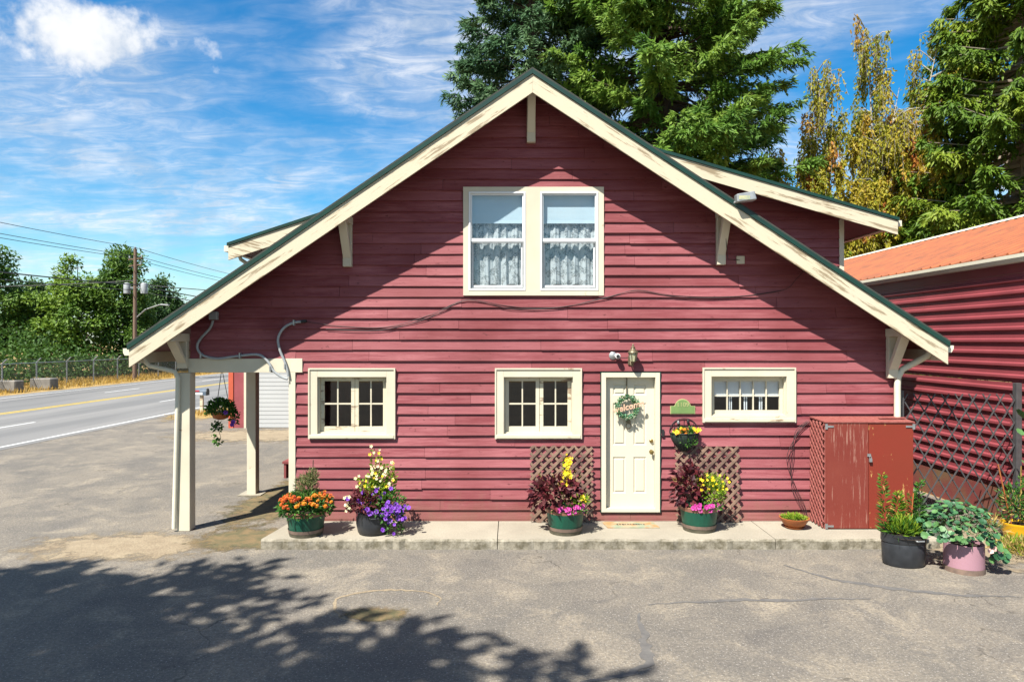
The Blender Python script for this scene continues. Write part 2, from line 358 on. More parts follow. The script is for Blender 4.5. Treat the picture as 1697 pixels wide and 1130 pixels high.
def ground_mats():
    m, nt, b, N, L = nodes('lot asphalt'); b.inputs['Roughness'].default_value = 0.88; b.inputs['Specular IOR Level'].default_value = 0.25
    big = tex(nt, scale=0.42, detail=9, rough=0.68, dist=0.4, world=True)
    mid = tex(nt, scale=1.3, detail=11, rough=0.72, dist=0.5, world=True, stretch=(1.0, 0.9, 1))
    fine = tex(nt, scale=26, detail=5, rough=0.7, world=True)
    speck = tex(nt, scale=48, detail=2, rough=0.5, world=True)
    patch = tex(nt, scale=0.8, detail=3, rough=0.5, dist=1.2, world=True, loc=(7, 2, 0))
    vor = N('ShaderNodeTexVoronoi'); vor.feature = 'DISTANCE_TO_EDGE'; vor.inputs['Scale'].default_value = 0.42
    g_ = N('ShaderNodeNewGeometry'); wv = N('ShaderNodeVectorMath'); wv.operation = 'ADD'
    wn = N('ShaderNodeTexNoise'); wn.inputs['Scale'].default_value = 1.3; wn.inputs['Detail'].default_value = 6; L(g_.outputs['Position'], wn.inputs[0])
    ws = N('ShaderNodeVectorMath'); ws.operation = 'SCALE'; ws.inputs['Scale'].default_value = 1.4; L(wn.outputs['Color'], ws.inputs[0])
    L(g_.outputs['Position'], wv.inputs[0]); L(ws.outputs[0], wv.inputs[1]); L(wv.outputs[0], vor.inputs['Vector'])
    c = mixc(nt, rng(nt, big, 0.40, 0.58), (0.180, 0.161, 0.136), (0.255, 0.220, 0.174))
    c = mixc(nt, rng(nt, patch, 0.52, 0.56, 0, 0.45), c, (0.150, 0.137, 0.122))
    c = mixc(nt, rng(nt, mid, 0.52, 0.66, 0, 0.8), c, (0.37, 0.312, 0.23))
    c = mixc(nt, rng(nt, mid, 0.34, 0.46, 0.6, 0), c, (0.105, 0.098, 0.092))
    c = mixc(nt, rng(nt, fine, 0.40, 0.60, 0.0, 0.58), c, (0.095, 0.088, 0.080))
    c = mixc(nt, rng(nt, speck, 0.61, 0.68, 0, 0.75), c, (0.42, 0.39, 0.35))
    crk = mth(nt, 'MULTIPLY', rng(nt, vor.outputs['Distance'], 0.002, 0.008, 1, 0), rng(nt, big, 0.52, 0.58))
    c = mixc(nt, mth(nt, 'MULTIPLY', crk, 0.6), c, (0.06, 0.052, 0.042))
    L(c, b.inputs['Base Color']); bump(nt, b, mth(nt, 'ADD', fine, mth(nt, 'MULTIPLY', speck, 0.6)), 0.8, 0.014)
    M['lot'] = m
    m, nt, b, N, L = nodes('road asphalt'); b.inputs['Roughness'].default_value = 0.85
    big = tex(nt, scale=0.5, stretch=(1.4, 0.12, 1), detail=5, world=True); fine = tex(nt, scale=20, detail=4, world=True)
    c = mixc(nt, rng(nt, big, 0.4, 0.6), (0.160, 0.157, 0.152), (0.235, 0.226, 0.214))
    c = mixc(nt, rng(nt, fine, 0.3, 0.7, 0, 0.3), c, (0.12, 0.12, 0.12))
    L(c, b.inputs['Base Color']); bump(nt, b, fine, 0.3, 0.01); M['road'] = m
    m, nt, b, N, L = nodes('dry ground'); b.inputs['Roughness'].default_value = 0.95
    a1 = tex(nt, scale=0.35, detail=6, world=True); a2 = tex(nt, scale=5, detail=6, rough=0.7, world=True)
    c = mixc(nt, rng(nt, a1, 0.35, 0.65), (0.46, 0.29, 0.075), (0.36, 0.25, 0.10))
    c = mixc(nt, rng(nt, a2, 0.35, 0.7, 0, 0.6), c, (0.24, 0.17, 0.07))
    L(c, b.inputs['Base Color']); bump(nt, b, a2, 0.5, 0.05); M['ground'] = m
    m, nt, b, N, L = nodes('concrete walk'); b.inputs['Roughness'].default_value = 0.88
    a1 = tex(nt, scale=1.2, detail=7, rough=0.65, world=True); a2 = tex(nt, scale=40, detail=4, rough=0.7, world=True)
    g = N('ShaderNodeNewGeometry'); sx = N('ShaderNodeSeparateXYZ'); L(g.outputs['Normal'], sx.inputs[0])
    c = mixc(nt, rng(nt, a1, 0.32, 0.7), (0.43, 0.385, 0.30), (0.31, 0.275, 0.215))
    c = mixc(nt, rng(nt, a2, 0.35, 0.7, 0, 0.5), c, (0.22, 0.195, 0.15))
    edge = tex(nt, scale=7, detail=7, rough=0.7, world=True)
    side = mth(nt, 'MULTIPLY', rng(nt, sx.outputs[2], 0.55, 0.9, 1, 0), rng(nt, edge, 0.36, 0.62, 0, 0.85))
    c = mixc(nt, side, c, (0.080, 0.066, 0.034))       # moss and dirt on the rough slab edge
    L(c, b.inputs['Base Color']); bump(nt, b, mth(nt, 'ADD', a2, mth(nt, 'MULTIPLY', edge, 0.8)), 0.5, 0.012); M['concrete'] = m
    m, nt, b, N, L = nodes('sandy dirt'); b.inputs['Roughness'].default_value = 0.95
    a1 = tex(nt, scale=2.5, detail=7, rough=0.7, world=True); a2 = tex(nt, scale=30, detail=4, world=True)
    c = mixc(nt, rng(nt, a1, 0.35, 0.65), (0.36, 0.29, 0.19), (0.25, 0.19, 0.12)); c = mixc(nt, rng(nt, a2, 0.4, 0.7, 0, 0.5), c, (0.15, 0.11, 0.07))
    L(c, b.inputs['Base Color']); bump(nt, b, a2, 0.6, 0.02); M['dirt'] = m
    m, nt, b, N, L = nodes('moss and needle litter'); b.inputs['Roughness'].default_value = 0.95
    a1 = tex(nt, scale=5, detail=7, rough=0.7, world=True)
    c = mixc(nt, rng(nt, a1, 0.4, 0.6), (0.19, 0.13, 0.06), (0.10, 0.09, 0.04)); L(c, b.inputs['Base Color']); bump(nt, b, a1, 0.6, 0.02); M['moss'] = m
ground_mats()

# ------------------------------------------------------------------ ground, road, walk
mb = MB(); mb.box(-500, 500, -300, 700, -0.5, -0.012); reg(ob('ground', mb, M['ground']), 'dry golden ground reaching to the horizon', kind='structure')
ROT = 0.030                         # the road runs 1.7 degrees off the house's side
def rx(off, d): return off + ROT * d     # off = lateral offset from the camera axis, d = distance ahead of the camera
def strip(mb, o0, o1, d0, d1, z0, z1):
    mb.prism_z([(rx(o0, d0), d0 - CAM_D), (rx(o1, d0), d0 - CAM_D), (rx(o1, d1), d1 - CAM_D), (rx(o0, d1), d1 - CAM_D)], z0, z1); return mb
lot = ob('paved_lot', MB().prism_z([(-16.2, -40), (30, -40), (30, -0.9), (8.5, -0.9), (8.5, 40), (-14.0, 40)], -0.4, 0.0), M['lot']); reg(lot, 'worn grey asphalt lot in front of the house', kind='structure')
road = ob('road', strip(MB(), -30.0, -15.2, -60, 260, -0.3, 0.006), M['road']); reg(road, 'four lane asphalt road', kind='structure')
def mark(o, w, d0, d1, m, nm='road_marking'): ob(nm, strip(MB(), o - w/2, o + w/2, d0, d1, 0.0065, 0.011), m, road)
mark(-15.6, 0.13, -40, 250, M['line_white']); mark(-28.8, 0.13, -40, 250, M['line_white'])
for s in (-0.16, 0.16): mark(-22.7 + s, 0.14, -40, 250, M['line_yellow'])
for k in range(-3, 14):
    mark(-19.1, 0.12, 10.6 + k*12.2, 14.0 + k*12.2, M['line_white']); mark(-25.8, 0.12, 4.6 + k*12.2, 8.2 + k*12.2, M['line_white'])
# concrete walk along the front wall: slabs with open joints
walk = empty('walkway', (1.3, -0.55, 0)); reg(walk, 'concrete walk along the front of the red house', kind='structure')
xs = [-3.72, -0.22, 3.95, 6.42]
def slab_poly(x0, x1, y0, y1, jag):
    pts = []; n = max(3, int((x1-x0)/0.09))
    for i in range(n+1):
        x = x0 + (x1-x0)*i/n; pts.append((x, y0 + (random.uniform(-0.018, 0.014) if 0 < i < n else 0)))
    return pts + [(x1, y1), (x0, y1)]
for i in range(3):
    x0, x1 = xs[i] + 0.006, xs[i+1] - 0.006
    poly = slab_poly(x0, x1, -1.08, 0.03, 0.02)
    if i == 0: poly[0] = (x0 - 0.05, -1.08); poly[-1] = (x0 + 0.10, 0.03)
    a = MB(); n = len(poly); ins = [(p[0], p[1] + (0.022 if p[1] < -0.9 else 0)) for p in poly]
    vs = [(p[0], p[1], -0.1) for p in poly] + [(p[0], p[1]+random.uniform(-.006,.006), 0.122) for p in poly] + [(p[0], p[1], 0.15) for p in ins]
    fs = [(j+k*n, (j+1) % n+k*n, (j+1) % n+(k+1)*n, j+(k+1)*n) for k in range(2) for j in range(n)] + [tuple(range(2*n, 3*n)), tuple(range(n-1, -1, -1))]
    a.add(vs, fs); ob('slab', a, M['concrete'], walk)
def feather(m):
    """thin scatter of dirt: the sheet breaks up into bare patches towards its edge"""
    m = m.copy(); nt = m.node_tree; N = nt.nodes.new; L = nt.links.new; out = nt.nodes['Material Output']; bs = nt.nodes['Principled BSDF']
    at = N('ShaderNodeAttribute'); at.attribute_name = 'edge'
    n1 = tex(nt, scale=3.0, detail=8, rough=0.7, world=True)
    f = rng(nt, mth(nt, 'ADD', at.outputs['Fac'], mth(nt, 'MULTIPLY', n1, 1.5)), 1.02, 1.30)
    t = N('ShaderNodeBsdfTransparent'); mx = N('ShaderNodeMixShader'); L(f, mx.inputs[0]); L(t.outputs[0], mx.inputs[1]); L(bs.outputs[0], mx.inputs[2]); L(mx.outputs[0], out.inputs[0])
    return m
FE = {}
def blob_sheet(name, cx, cy, rx_, ry_, z, m, n=40, jag=0.3, label=None):
    vs = [(cx, cy, z)]; fs = []; ed = [1.0]
    for j in (1, 2, 3):
        for k in range(n): t = 2*math.pi*k/n; vs.append((cx + rx_*1.15*j/3*math.cos(t), cy + ry_*1.15*j/3*math.sin(t), z)); ed.append(1 - j/3)
    fs = [(0, 1 + k, 1 + (k+1) % n) for k in range(n)] + [(1 + j*n + k, 1 + (j+1)*n + k, 1 + (j+1)*n + (k+1) % n, 1 + j*n + (k+1) % n) for j in (0, 1) for k in range(n)]
    if m.name not in FE: FE[m.name] = feather(m)
    o = ob(name, MB().add(vs, fs), FE[m.name]); at = o.data.attributes.new('edge', 'FLOAT', 'POINT'); at.data.foreach_set('value', ed)
    return reg(o, label, kind='structure')
blob_sheet('dirt_patch', 7.9, -1.0, 2.6, 1.5, 0.012, M['dirt'], label='sandy dirt beside the pots at the alley mouth')
blob_sheet('alley_ground', 7.45, 5.0, 1.05, 6.2, 0.008, M['dirt'], label='bare dirt in the alley between the two buildings', jag=0.05)
blob_sheet('moss_patch', -4.2, -0.5, 1.1, 0.85, 0.005, M['moss'], label='mossy brown litter at the left end of the walk')
blob_sheet('moss_strip', -4.6, 2.2, 0.9, 2.8, 0.0045, M['moss'], label='mossy litter under the porch edge of the house')
blob_sheet('sandy_patch', -8.3, 11.3, 3.8, 2.0, 0.0055, M['dirt'], label='pale sandy strip in front of the white garage door')
blob_sheet('grassy_patch', rx(-13.9, 29.5), 18.0, 1.8, 3.2, 0.007, M['ground'], label='dry grass around the mailbox post')
def ribbon(name, pts, w, z, m, label):
    L_ = []; Rr = []
    dense = []
    for a, b in zip(pts[:-1], pts[1:]):
        k = max(2, int((Vector(b)-Vector(a)).length/0.06))
        dense += [Vector(a).lerp(Vector(b), i/k) for i in range(k)]
    dense.append(Vector(pts[-1]))
    vs = []; n = len(dense); jx = 0
    for i, p in enumerate(dense):
        d = (dense[min(i+1, n-1)] - dense[max(i-1, 0)]).normalized(); q = Vector((-d.y, d.x))
        jx = jx*0.85 + random.uniform(-.02, .02); p = p + q*jx; e = min(1, 0.25 + min(i, n-1-i)*0.05)
        vs += [(*(p + q*w*e*random.uniform(.25, .75)), z), (*(p - q*w*e*random.uniform(.25, .75)), z)]
    a = MB().add(vs, [(2*i, 2*i+1, 2*i+3, 2*i+2) for i in range(n-1)])
    return reg(ob(name, a, m), label, kind='structure')
def G(x, y): p = 3.12*F/(y-565); return ((x-848.5)/F*p, p-CAM_D)
ribbon('crack_seal', [G(1075, 1003), G(1150, 998), G(1300, 993), G(1440, 990)], 0.07, 0.004, M['seal'], 'long dark filled crack across the lot')
ribbon('crack_seal', [G(1062, 1015), G(1066, 1060), G(1080, 1100), G(1050, 1118), G(960, 1126)], 0.11, 0.004, M['seal'], 'crooked dark crack near the bottom of the lot')
ribbon('crack_seal', [G(1300, 935), G(1370, 958), G(1480, 975), G(1600, 988), G(1690, 990)], 0.10, 0.0036, M['seal'], 'curved dark crack in front of the black tub')
blob_sheet('weedy_patch', *G(622, 1018), 0.5, 0.28, 0.0048, M['moss'], label='dry weedy spot beside the ring crack')
blob_sheet('dusty_patch', -5.9, -0.9, 2.0, 0.9, 0.0042, M['dirt'], label='dusty tan patch by the front porch post')
# ring-shaped crack with dry weeds
ring = [(G(640, 1003)[0] + 0.62*math.cos(t)*(1+.1*math.sin(3*t)), G(640, 1003)[1] + 0.55*math.sin(t)*(1+.1*math.cos(2*t))) for t in [i*0.35 for i in range(14)]]
ribbon('ring_crack', ring, 0.045, 0.004, M['dirt'], 'sandy ring-shaped crack in the lot')

# ------------------------------------------------------------------ house
XR, ZR = 0.32, 7.36; XL_E, XR_E = -5.99, 6.82; SL, SR = 0.681, 0.654; YF, YB = -0.60, 8.4
def roof_z(x, off=0.0): return ZR - off - (SL*(XR-x) if x < XR else SR*(x-XR))
XWL, XWR, XPL = -3.58, 6.36, -5.32          # left wall, right wall, outer end of the gable over the porch
BEAM0, BEAM1 = 2.60, 2.83
house = empty('house', (1.4, 4.0, 0), 'red clapboard gable house with cream trim and green roof edge', 'house')
def clip(poly, a, b, c):             # keep a*x + b*z <= c
    out = []
    for i in range(len(poly)):
        p, q = poly[i], poly[(i+1) % len(poly)]
        dp, dq = a*p[0]+b*p[1]-c, a*q[0]+b*q[1]-c
        if dp <= 0: out.append(p)
        if dp*dq < 0:
            t = dp/(dp-dq); out.append((p[0]+(q[0]-p[0])*t, p[1]+(q[1]-p[1])*t))
    return out
def gable_clip(poly, off=0.14):
    poly = clip(poly, -SL, 1, ZR - off - SL*XR)
    if len(poly) >= 3: poly = clip(poly, SR, 1, ZR - off + SR*XR)
    return poly if len(poly) >= 3 else None
def area(p): return abs(sum(p[i][0]*p[(i+1) % len(p)][1]-p[(i+1) % len(p)][0]*p[i][1] for i in range(len(p))))/2
OPEN = []     # openings (x0,x1,z0,z1)
def opening(x0, x1, y0, y1): r = (PX(x0), PX(x1), PZ(y1), PZ(y0)); OPEN.append(r); return r
o_w1 = opening(526.5, 643, 623, 719); o_w2 = opening(834, 950.5, 623, 719); o_w3 = opening(1177, 1303, 623, 689.5)
o_up1 = opening(777, 871, 319, 482); o_up2 = opening(895, 991, 319, 482); o_door = opening(1001, 1086, 622, 848)
def rects(x0, x1, z0, z1, ops):
    """a strip minus the openings, as rectangles"""
    out = [(x0, x1, z0, z1)]
    for (a, b, c, d) in ops:
        nx = []
        for (p, q, r, s) in out:
            if b <= p or a >= q or d <= r or c >= s: nx.append((p, q, r, s)); continue
            if a > p: nx.append((p, a, r, s))
            if b < q: nx.append((b, q, r, s))
            if c > r: nx.append((max(a, p), min(b, q), r, c))
            if d < s: nx.append((max(a, p), min(b, q), d, s))
        out = nx
    return out
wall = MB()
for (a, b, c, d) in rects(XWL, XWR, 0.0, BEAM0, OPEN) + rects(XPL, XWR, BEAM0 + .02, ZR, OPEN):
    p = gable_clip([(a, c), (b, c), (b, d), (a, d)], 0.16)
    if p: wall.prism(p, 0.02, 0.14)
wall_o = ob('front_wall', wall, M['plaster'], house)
EXP = 0.176; Z0 = 0.155; rb = random.Random(3)
def board(parent, p, zb, y=0.0):
    zt = zb + EXP; lip = rb.uniform(.027, .042)
    ob('siding_board', MB().prism(p, 0, y + 0.018, yf=lambda q: y - 0.007 - lip*max(0.0, (zt + 0.004 - q[1]))/EXP), M['siding'], parent)
k = 0
while True:
    zb = Z0 + EXP*k; k += 1
    if zb > 7.1: break
    lo = XWL + 0.006 if zb + EXP*0.5 < BEAM1 else XPL
    cuts = [lo]; x = lo + rb.uniform(1.2, 4.2)
    while x < XWR - 0.8: cuts.append(x); x += rb.uniform(2.2, 4.8)
    cuts.append(XWR)
    for a, b in zip(cuts[:-1], cuts[1:]):
        dz = rb.uniform(-.005, .005)
        for (p, q, r, s) in rects(a + .002, b - .002, zb + dz, zb + EXP + 0.004, OPEN):
            if r < BEAM1 and p < XWL - .01:
                if q > XWL + .01:
                    pr_ = gable_clip([(XWL + .006, r), (q, r), (q, s), (XWL + .006, s)], 0.15)
                    if pr_: board(wall_o, pr_, zb)
                    q = XWL + .003
                r = BEAM1 + .002
            if s - r < 0.008: continue
            e1, e2 = (rb.uniform(-.004, .004), rb.uniform(-.004, .004)) if s - r > .1 else (0, 0)
            poly = gable_clip([(p, r + e1), ((p+q)/2, r + (e1+e2)/2 + rb.uniform(-.003, .003)*(s - r > .1)), (q, r + e2), (q, s), (p, s)], 0.15)
            if poly and area(poly) > 0.0015: board(wall_o, poly, zb)
ob('base_board', MB().box(XWL+.006, XWR, -0.042, 0.0, 0.151, 0.192), M['siding'], wall_o)
# the other walls and the inside
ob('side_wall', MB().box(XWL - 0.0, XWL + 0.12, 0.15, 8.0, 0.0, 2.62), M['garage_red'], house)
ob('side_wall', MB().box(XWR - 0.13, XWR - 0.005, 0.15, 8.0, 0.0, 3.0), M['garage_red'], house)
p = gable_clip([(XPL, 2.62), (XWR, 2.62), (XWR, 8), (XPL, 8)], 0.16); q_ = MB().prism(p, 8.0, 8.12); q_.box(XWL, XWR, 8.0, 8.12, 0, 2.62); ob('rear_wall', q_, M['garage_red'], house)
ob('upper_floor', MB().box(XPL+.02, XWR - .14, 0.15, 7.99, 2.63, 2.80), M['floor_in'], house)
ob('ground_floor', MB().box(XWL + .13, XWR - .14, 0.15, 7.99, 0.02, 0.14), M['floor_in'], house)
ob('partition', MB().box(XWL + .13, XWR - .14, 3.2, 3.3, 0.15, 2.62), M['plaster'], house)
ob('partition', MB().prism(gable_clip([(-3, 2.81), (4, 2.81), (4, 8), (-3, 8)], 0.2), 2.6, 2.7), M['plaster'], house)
# roof
def roof_half(sgn):
    xe = XL_E if sgn < 0 else XR_E
    pl = [(XR, ZR), (xe, roof_z(xe)), (xe, roof_z(xe) - 0.12), (XR, ZR - 0.12)]
    r_ = ob('roof', MB().prism(pl, YF + .01, YB), M['shingle'], house)
    sof = [(XR, ZR - .122), (xe, roof_z(xe) - .122), (xe, roof_z(xe) - .14), (XR, ZR - .14)]
    ob('soffit', MB().prism(sof, YF + .015, YB - .01), M['soffit'], r_)
    def rake(d0, d1, y0, y1, m, nm, ext=0.0):
        x2 = xe + sgn*ext
        return ob(nm, MB().prism([(XR, ZR - d0), (x2, roof_z(x2) - d0), (x2, roof_z(x2) - d1), (XR + sgn*0.001, ZR - d1)], y0, y1), m, r_)
    rake(0.068, 0.355, YF - .035, YF + .005, M['barge_l' if sgn < 0 else 'barge_r'], 'barge_board', 0.0)
    rake(-0.004, 0.066, YF - .06, YF + .004, M['green_trim'], 'drip_edge', 0.02)
    rake(-0.035, -0.006, YF - .05, YF + .3, M['shingle'], 'shingle_edge', 0.03)
    ob('fascia', MB().box(min(xe, xe - sgn*.03), max(xe, xe - sgn*.03), YF + .02, YB, roof_z(xe) - .30, roof_z(xe) - .125), M['cream'], r_)
    g = MB(); gx = xe + sgn*0.065
    pr = [(gx - .065, roof_z(xe) - .06), (gx + .065, roof_z(xe) - .06), (gx + .065, roof_z(xe) - .11), (gx + .03, roof_z(xe) - .17), (gx - .04, roof_z(xe) - .17), (gx - .065, roof_z(xe) - .13)]
    ob('gutter', g.prism(pr, YF + .03, YB), M['gutter'], r_)
    return r_
roofL = roof_half(-1); roofR = roof_half(1)
# knee brackets under the rakes
def bracket(x, zt, h, out=0.50, w=0.14):
    a = MB()
    a.box(x - w/2, x + w/2, -0.125, -0.03, zt - h, zt)                      # wall leg
    a.box(x - w/2 - .008, x + w/2 + .008, -out - .07, -0.03, zt + .001, zt + .13)   # arm
    a.add([(x+sx*w*0.46, y, z) for sx in (-1, 1) for (y, z) in ((-0.126, zt - h*0.62), (-0.126, zt - h*0.80), (-out + .02, zt + .0), (-out + .13, zt + .0))],
          [(0,1,2,3), (7,6,5,4), (0,4,5,1), (1,5,6,2), (2,6,7,3), (3,7,4,0)])
    return ob('bracket', a, M['cream'], house, bevel=0.005)
bracket(PX(880), PZ(165, 0), 0.74)
bracket(PX(578), PZ(374, 0), 0.69); bracket(PX(1192), PZ(362, 0), 0.78)
bracket(PX(1474), PZ(558, 0), 0.68, w=0.16); bracket(PX(307), PZ(566, 0), 0.44, w=0.16)
# porch: posts, beam, corner board, ceiling
ob('porch_beam', MB().box(-5.34, -3.46, -0.045, 0.10, BEAM0, BEAM1), M['cream'], house, bevel=0.004)
ob('corner_board', MB().box(-3.68, -3.575, -0.046, 0.0, 0.15, BEAM0 - .002), M['cream'], house, bevel=0.003)
ob('corner_board', MB().box(-3.70, -3.585, 0.002, 0.11, 0.0, BEAM0 - .002), M['cream'], house)
for yy in (0.0, 2.64, 5.3, 7.9):
    x0, x1 = (-5.50, -5.29) if yy == 0 else (-5.38, -5.20)
    ob('porch_post', MB().box(x0, x1, yy - 0.10, yy + 0.10, 0.0, BEAM0 - .003), M['cream'], house, bevel=0.006)
ob('porch_side_beam', MB().box(-5.40, -5.24, 0.11, 8.0, BEAM0 + .003, BEAM1), M['cream'], house)
ob('porch_ceiling', MB().box(-5.23, -3.6, 0.16, 8.0, BEAM0 + .01, BEAM0 + .028), M['soffit'], house)
ob('post_footing', MB().box(-5.52, -5.06, 2.42, 2.86, -0.1, 0.02), M['concrete'], house)
# right corner
ob('corner_board', MB().box(6.30, 6.372, -0.042, -0.0, 0.16, 2.9), M['siding'], house)
def downspout(pts, r=0.045): return ob('downspout', MB().tube(pts, r, 10), M['gutter'], house, smooth=True)
downspout([P(1541, 583, -.25), P(1536, 590, -.22), P(1512, 603, -.14), P(1495, 612, -.09), P(1488, 625, -.085), P(1487, 640, -.085), P(1487, 720, -.085), (6.39, -.085, 0.22)], 0.052)
downspout([P(236, 588, -.3), P(240, 598, -.25), P(248, 606, -.2), P(275, 612, -.16), P(290, 616, -.13), P(295, 626, -.125), P(295, 640, -.125), (-5.535, -.125, 0.05)], 0.038)
# dormers
def dormer(sgn):
    Yr, Yc = 1.28, 1.80
    if sgn > 0: x0, z0, xe, ze = XR + 0.12, 7.30, 7.10, 5.385
    else: x0, z0, xe, ze = -1.27, 6.22, -5.22, 4.92
    s = (z0 - ze)/(x0 - xe)                               # dz/dx
    f = lambda x: z0 + s*(x - x0)
    dm = ob('dormer', MB().prism([(x0, z0), (xe, ze), (xe, ze - .11), (x0, z0 - .11)], Yr, 6.0), M['shingle'], house)
    ob('barge_board', MB().prism([(x0, z0 - .054), (xe, ze - .054), (xe, ze - .31), (x0, z0 - .31)], Yr - .03, Yr + .01), M['barge_d'], dm)
    ob('drip_edge', MB().prism([(x0, z0 + .004), (xe + sgn*.02, ze + .004), (xe + sgn*.02, ze - .052), (x0, z0 - .052)], Yr - .055, Yr - .001), M['green_trim'], dm)
    ob('soffit', MB().prism([(x0, z0 - .112), (xe, ze - .112), (xe, ze - .13), (x0, z0 - .13)], Yr + .011, 6.0), M['soffit'], dm)
    xw = XWR if sgn > 0 else -4.75
    zz = Z0
    body = [(XR if sgn > 0 else -1.3, f(XR if sgn > 0 else -1.3) - .14), (xw, f(xw) - .14), (xw, roof_z(xw) - .05), (XR if sgn > 0 else -1.3, roof_z(XR if sgn > 0 else -1.3) - .05)]
    ob('cheek_wall', MB().prism(body, Yc + .02, 5.9), M['garage_red'], dm)
    kk = 0
    while True:
        zb = Z0 + EXP*kk; kk += 1
        if zb > 7.2: break
        xa, xb = (XR, xw - .09) if sgn > 0 else (xw + .09, -1.3)
        poly = [(xa, zb), (xb, zb), (xb, zb + EXP + .004), (xa, zb + EXP + .004)]
        poly = clip(poly, -s, 1, z0 - .135 - s*x0)
        if len(poly) >= 3: poly = clip(poly, (-SR if sgn > 0 else SL), -1, -(ZR - .02) - (SR*XR if sgn > 0 else -SL*XR))
        if len(poly) >= 3 and area(poly) > .003: board(dm, poly, zb, Yc)
    ob('corner_board', MB().box(min(xw - sgn*.09, xw), max(xw - sgn*.09, xw), Yc - .035, Yc + .02, roof_z(xw) - .02, f(xw) - .13), M['cream'], dm)
    ob('gutter', MB().box(min(xe, xe + sgn*.10), max(xe, xe + sgn*.10), Yr + .02, 6.0, ze - .15, ze - .04), M['gutter'], dm)
    return dm, f
dormR, _ = dormer(1); dormL, _ = dormer(-1)
ob('downspout', MB().tube([P(396, 420, 1.4), P(399, 430, 1.45), P(408, 436, 1.6), P(425, 440, 1.75)], 0.035, 8), M['gutter'], dormL, smooth=True)

# windows
def ring_boxes(a, x0, x1, z0, z1, t, y0, y1, tb=None, tt=None):
    tb = t if tb is None else tb; tt = t if tt is None else tt
    a.box(x0, x0 + t, y0, y1, z0, z1); a.box(x1 - t, x1, y0, y1, z0, z1)
    a.box(x0 + t, x1 - t, y0, y1, z0, z0 + tb); a.box(x0 + t, x1 - t, y0, y1, z1 - tt, z1); return a
def casing(x0, x1, y0, y1, t, tb, flaky):
    X0, X1, Zb, Zt = PX(x0), PX(x1), PZ(y1), PZ(y0)
    w = ob('window', ring_boxes(MB(), X0, X1, Zb, Zt, t, -0.058, 0.0, tb=tb), M['cream'], house, bevel=0.003)
    ob('back_band', ring_boxes(MB(), X0 - .012, X1 + .012, Zb - .012, Zt + .012, .024, -0.075, -0.02), M['cream'], w)
    if flaky: ob('sill', MB().box(X0 + .01, X1 - .01, -0.085, -0.060, Zb + .0, Zb + .055), M['cream_old'], w, bevel=.004)
    return w
def low_window(dx, ncurt):
    w = casing(514 + dx, 655 + dx, 611, 725, 0.135, 0.07, True)
    jx0, jx1, jz0, jz1 = PX(526.6 + dx), PX(642.9 + dx), PZ(718.9), PZ(623.1)
    ob('jamb', ring_boxes(MB(), jx0, jx1, jz0, jz1, .03, 0.002, 0.14), M['cream'], w)
    for k, (a, b) in enumerate(((529.8, 586.6), (587.2, 639.7))):
        sx0, sx1, sz0, sz1 = PX(a + dx), PX(b + dx), PZ(715.8), PZ(626.2)
        s = ob('sash', ring_boxes(MB(), sx0, sx1, sz0, sz1, .060, 0.06, 0.10, tb=.085, tt=.055), M['cream_old' if dx == 0 or k else 'cream'], w, bevel=.002)
        gx0, gx1, gz0, gz1 = sx0 + .060, sx1 - .060, sz0 + .085, sz1 - .055
        mx, mz = (gx0+gx1)/2, (gz0+gz1)/2
        ob('muntin', MB().box(mx - .011, mx + .011, 0.064, 0.096, gz0, gz1), M['cream'], w)
        ob('muntin', MB().box(gx0, mx - .0115, 0.066, 0.094, mz - .012, mz + .012).box(mx + .0115, gx1, 0.066, 0.094, mz - .012, mz + .012), M['cream'], w)
        for (u0, u1) in ((gx0, mx - .011), (mx + .011, gx1)):
            for (v0, v1) in ((gz0, mz - .012), (mz + .012, gz1)):
                ob('pane', MB().box(u0, u1, 0.078, 0.082, v0, v1), M['glass'], w)
    return w
low_window(0, 0); low_window(307.5, 1)
w3 = casing(1164, 1315, 610, 698, 0.135, 0.10, True)
jx0, jx1, jz0, jz1 = PX(1177.1), PX(1302.9), PZ(689.4), PZ(623.1)
ob('jamb', ring_boxes(MB(), jx0, jx1, jz0, jz1, .03, 0.002, 0.14), M['cream'], w3)
sx0, sx1, sz0, sz1 = PX(1180.2), PX(1299.8), PZ(686.3), PZ(626.2)
ob('sash', ring_boxes(MB(), sx0, sx1, sz0, sz1, .055, 0.07, 0.11, tb=.06), M['cream'], w3)
gx0, gx1, gz0, gz1 = sx0 + .055, sx1 - .055, sz0 + .06, sz1 - .055
for k in range(1, 5):
    x = gx0 + (gx1-gx0)*k/5; ob('muntin', MB().box(x - .009, x + .009, 0.074, 0.106, gz0, gz1), M['cream'], w3)
for k in range(5):
    u0 = gx0 + (gx1-gx0)*k/5 + (.0095 if k else 0); u1 = gx0 + (gx1-gx0)*(k+1)/5 - (.0095 if k < 4 else 0); zm = (gz0+gz1)/2
    ob('muntin', MB().box(u0, u1, 0.076, 0.104, zm - .008, zm + .008), M['cream'], w3)
    for (v0, v1) in ((gz0, zm - .0085), (zm + .0085, gz1)): ob('pane', MB().box(u0, u1, .088, .092, v0, v1), M['glass'], w3)
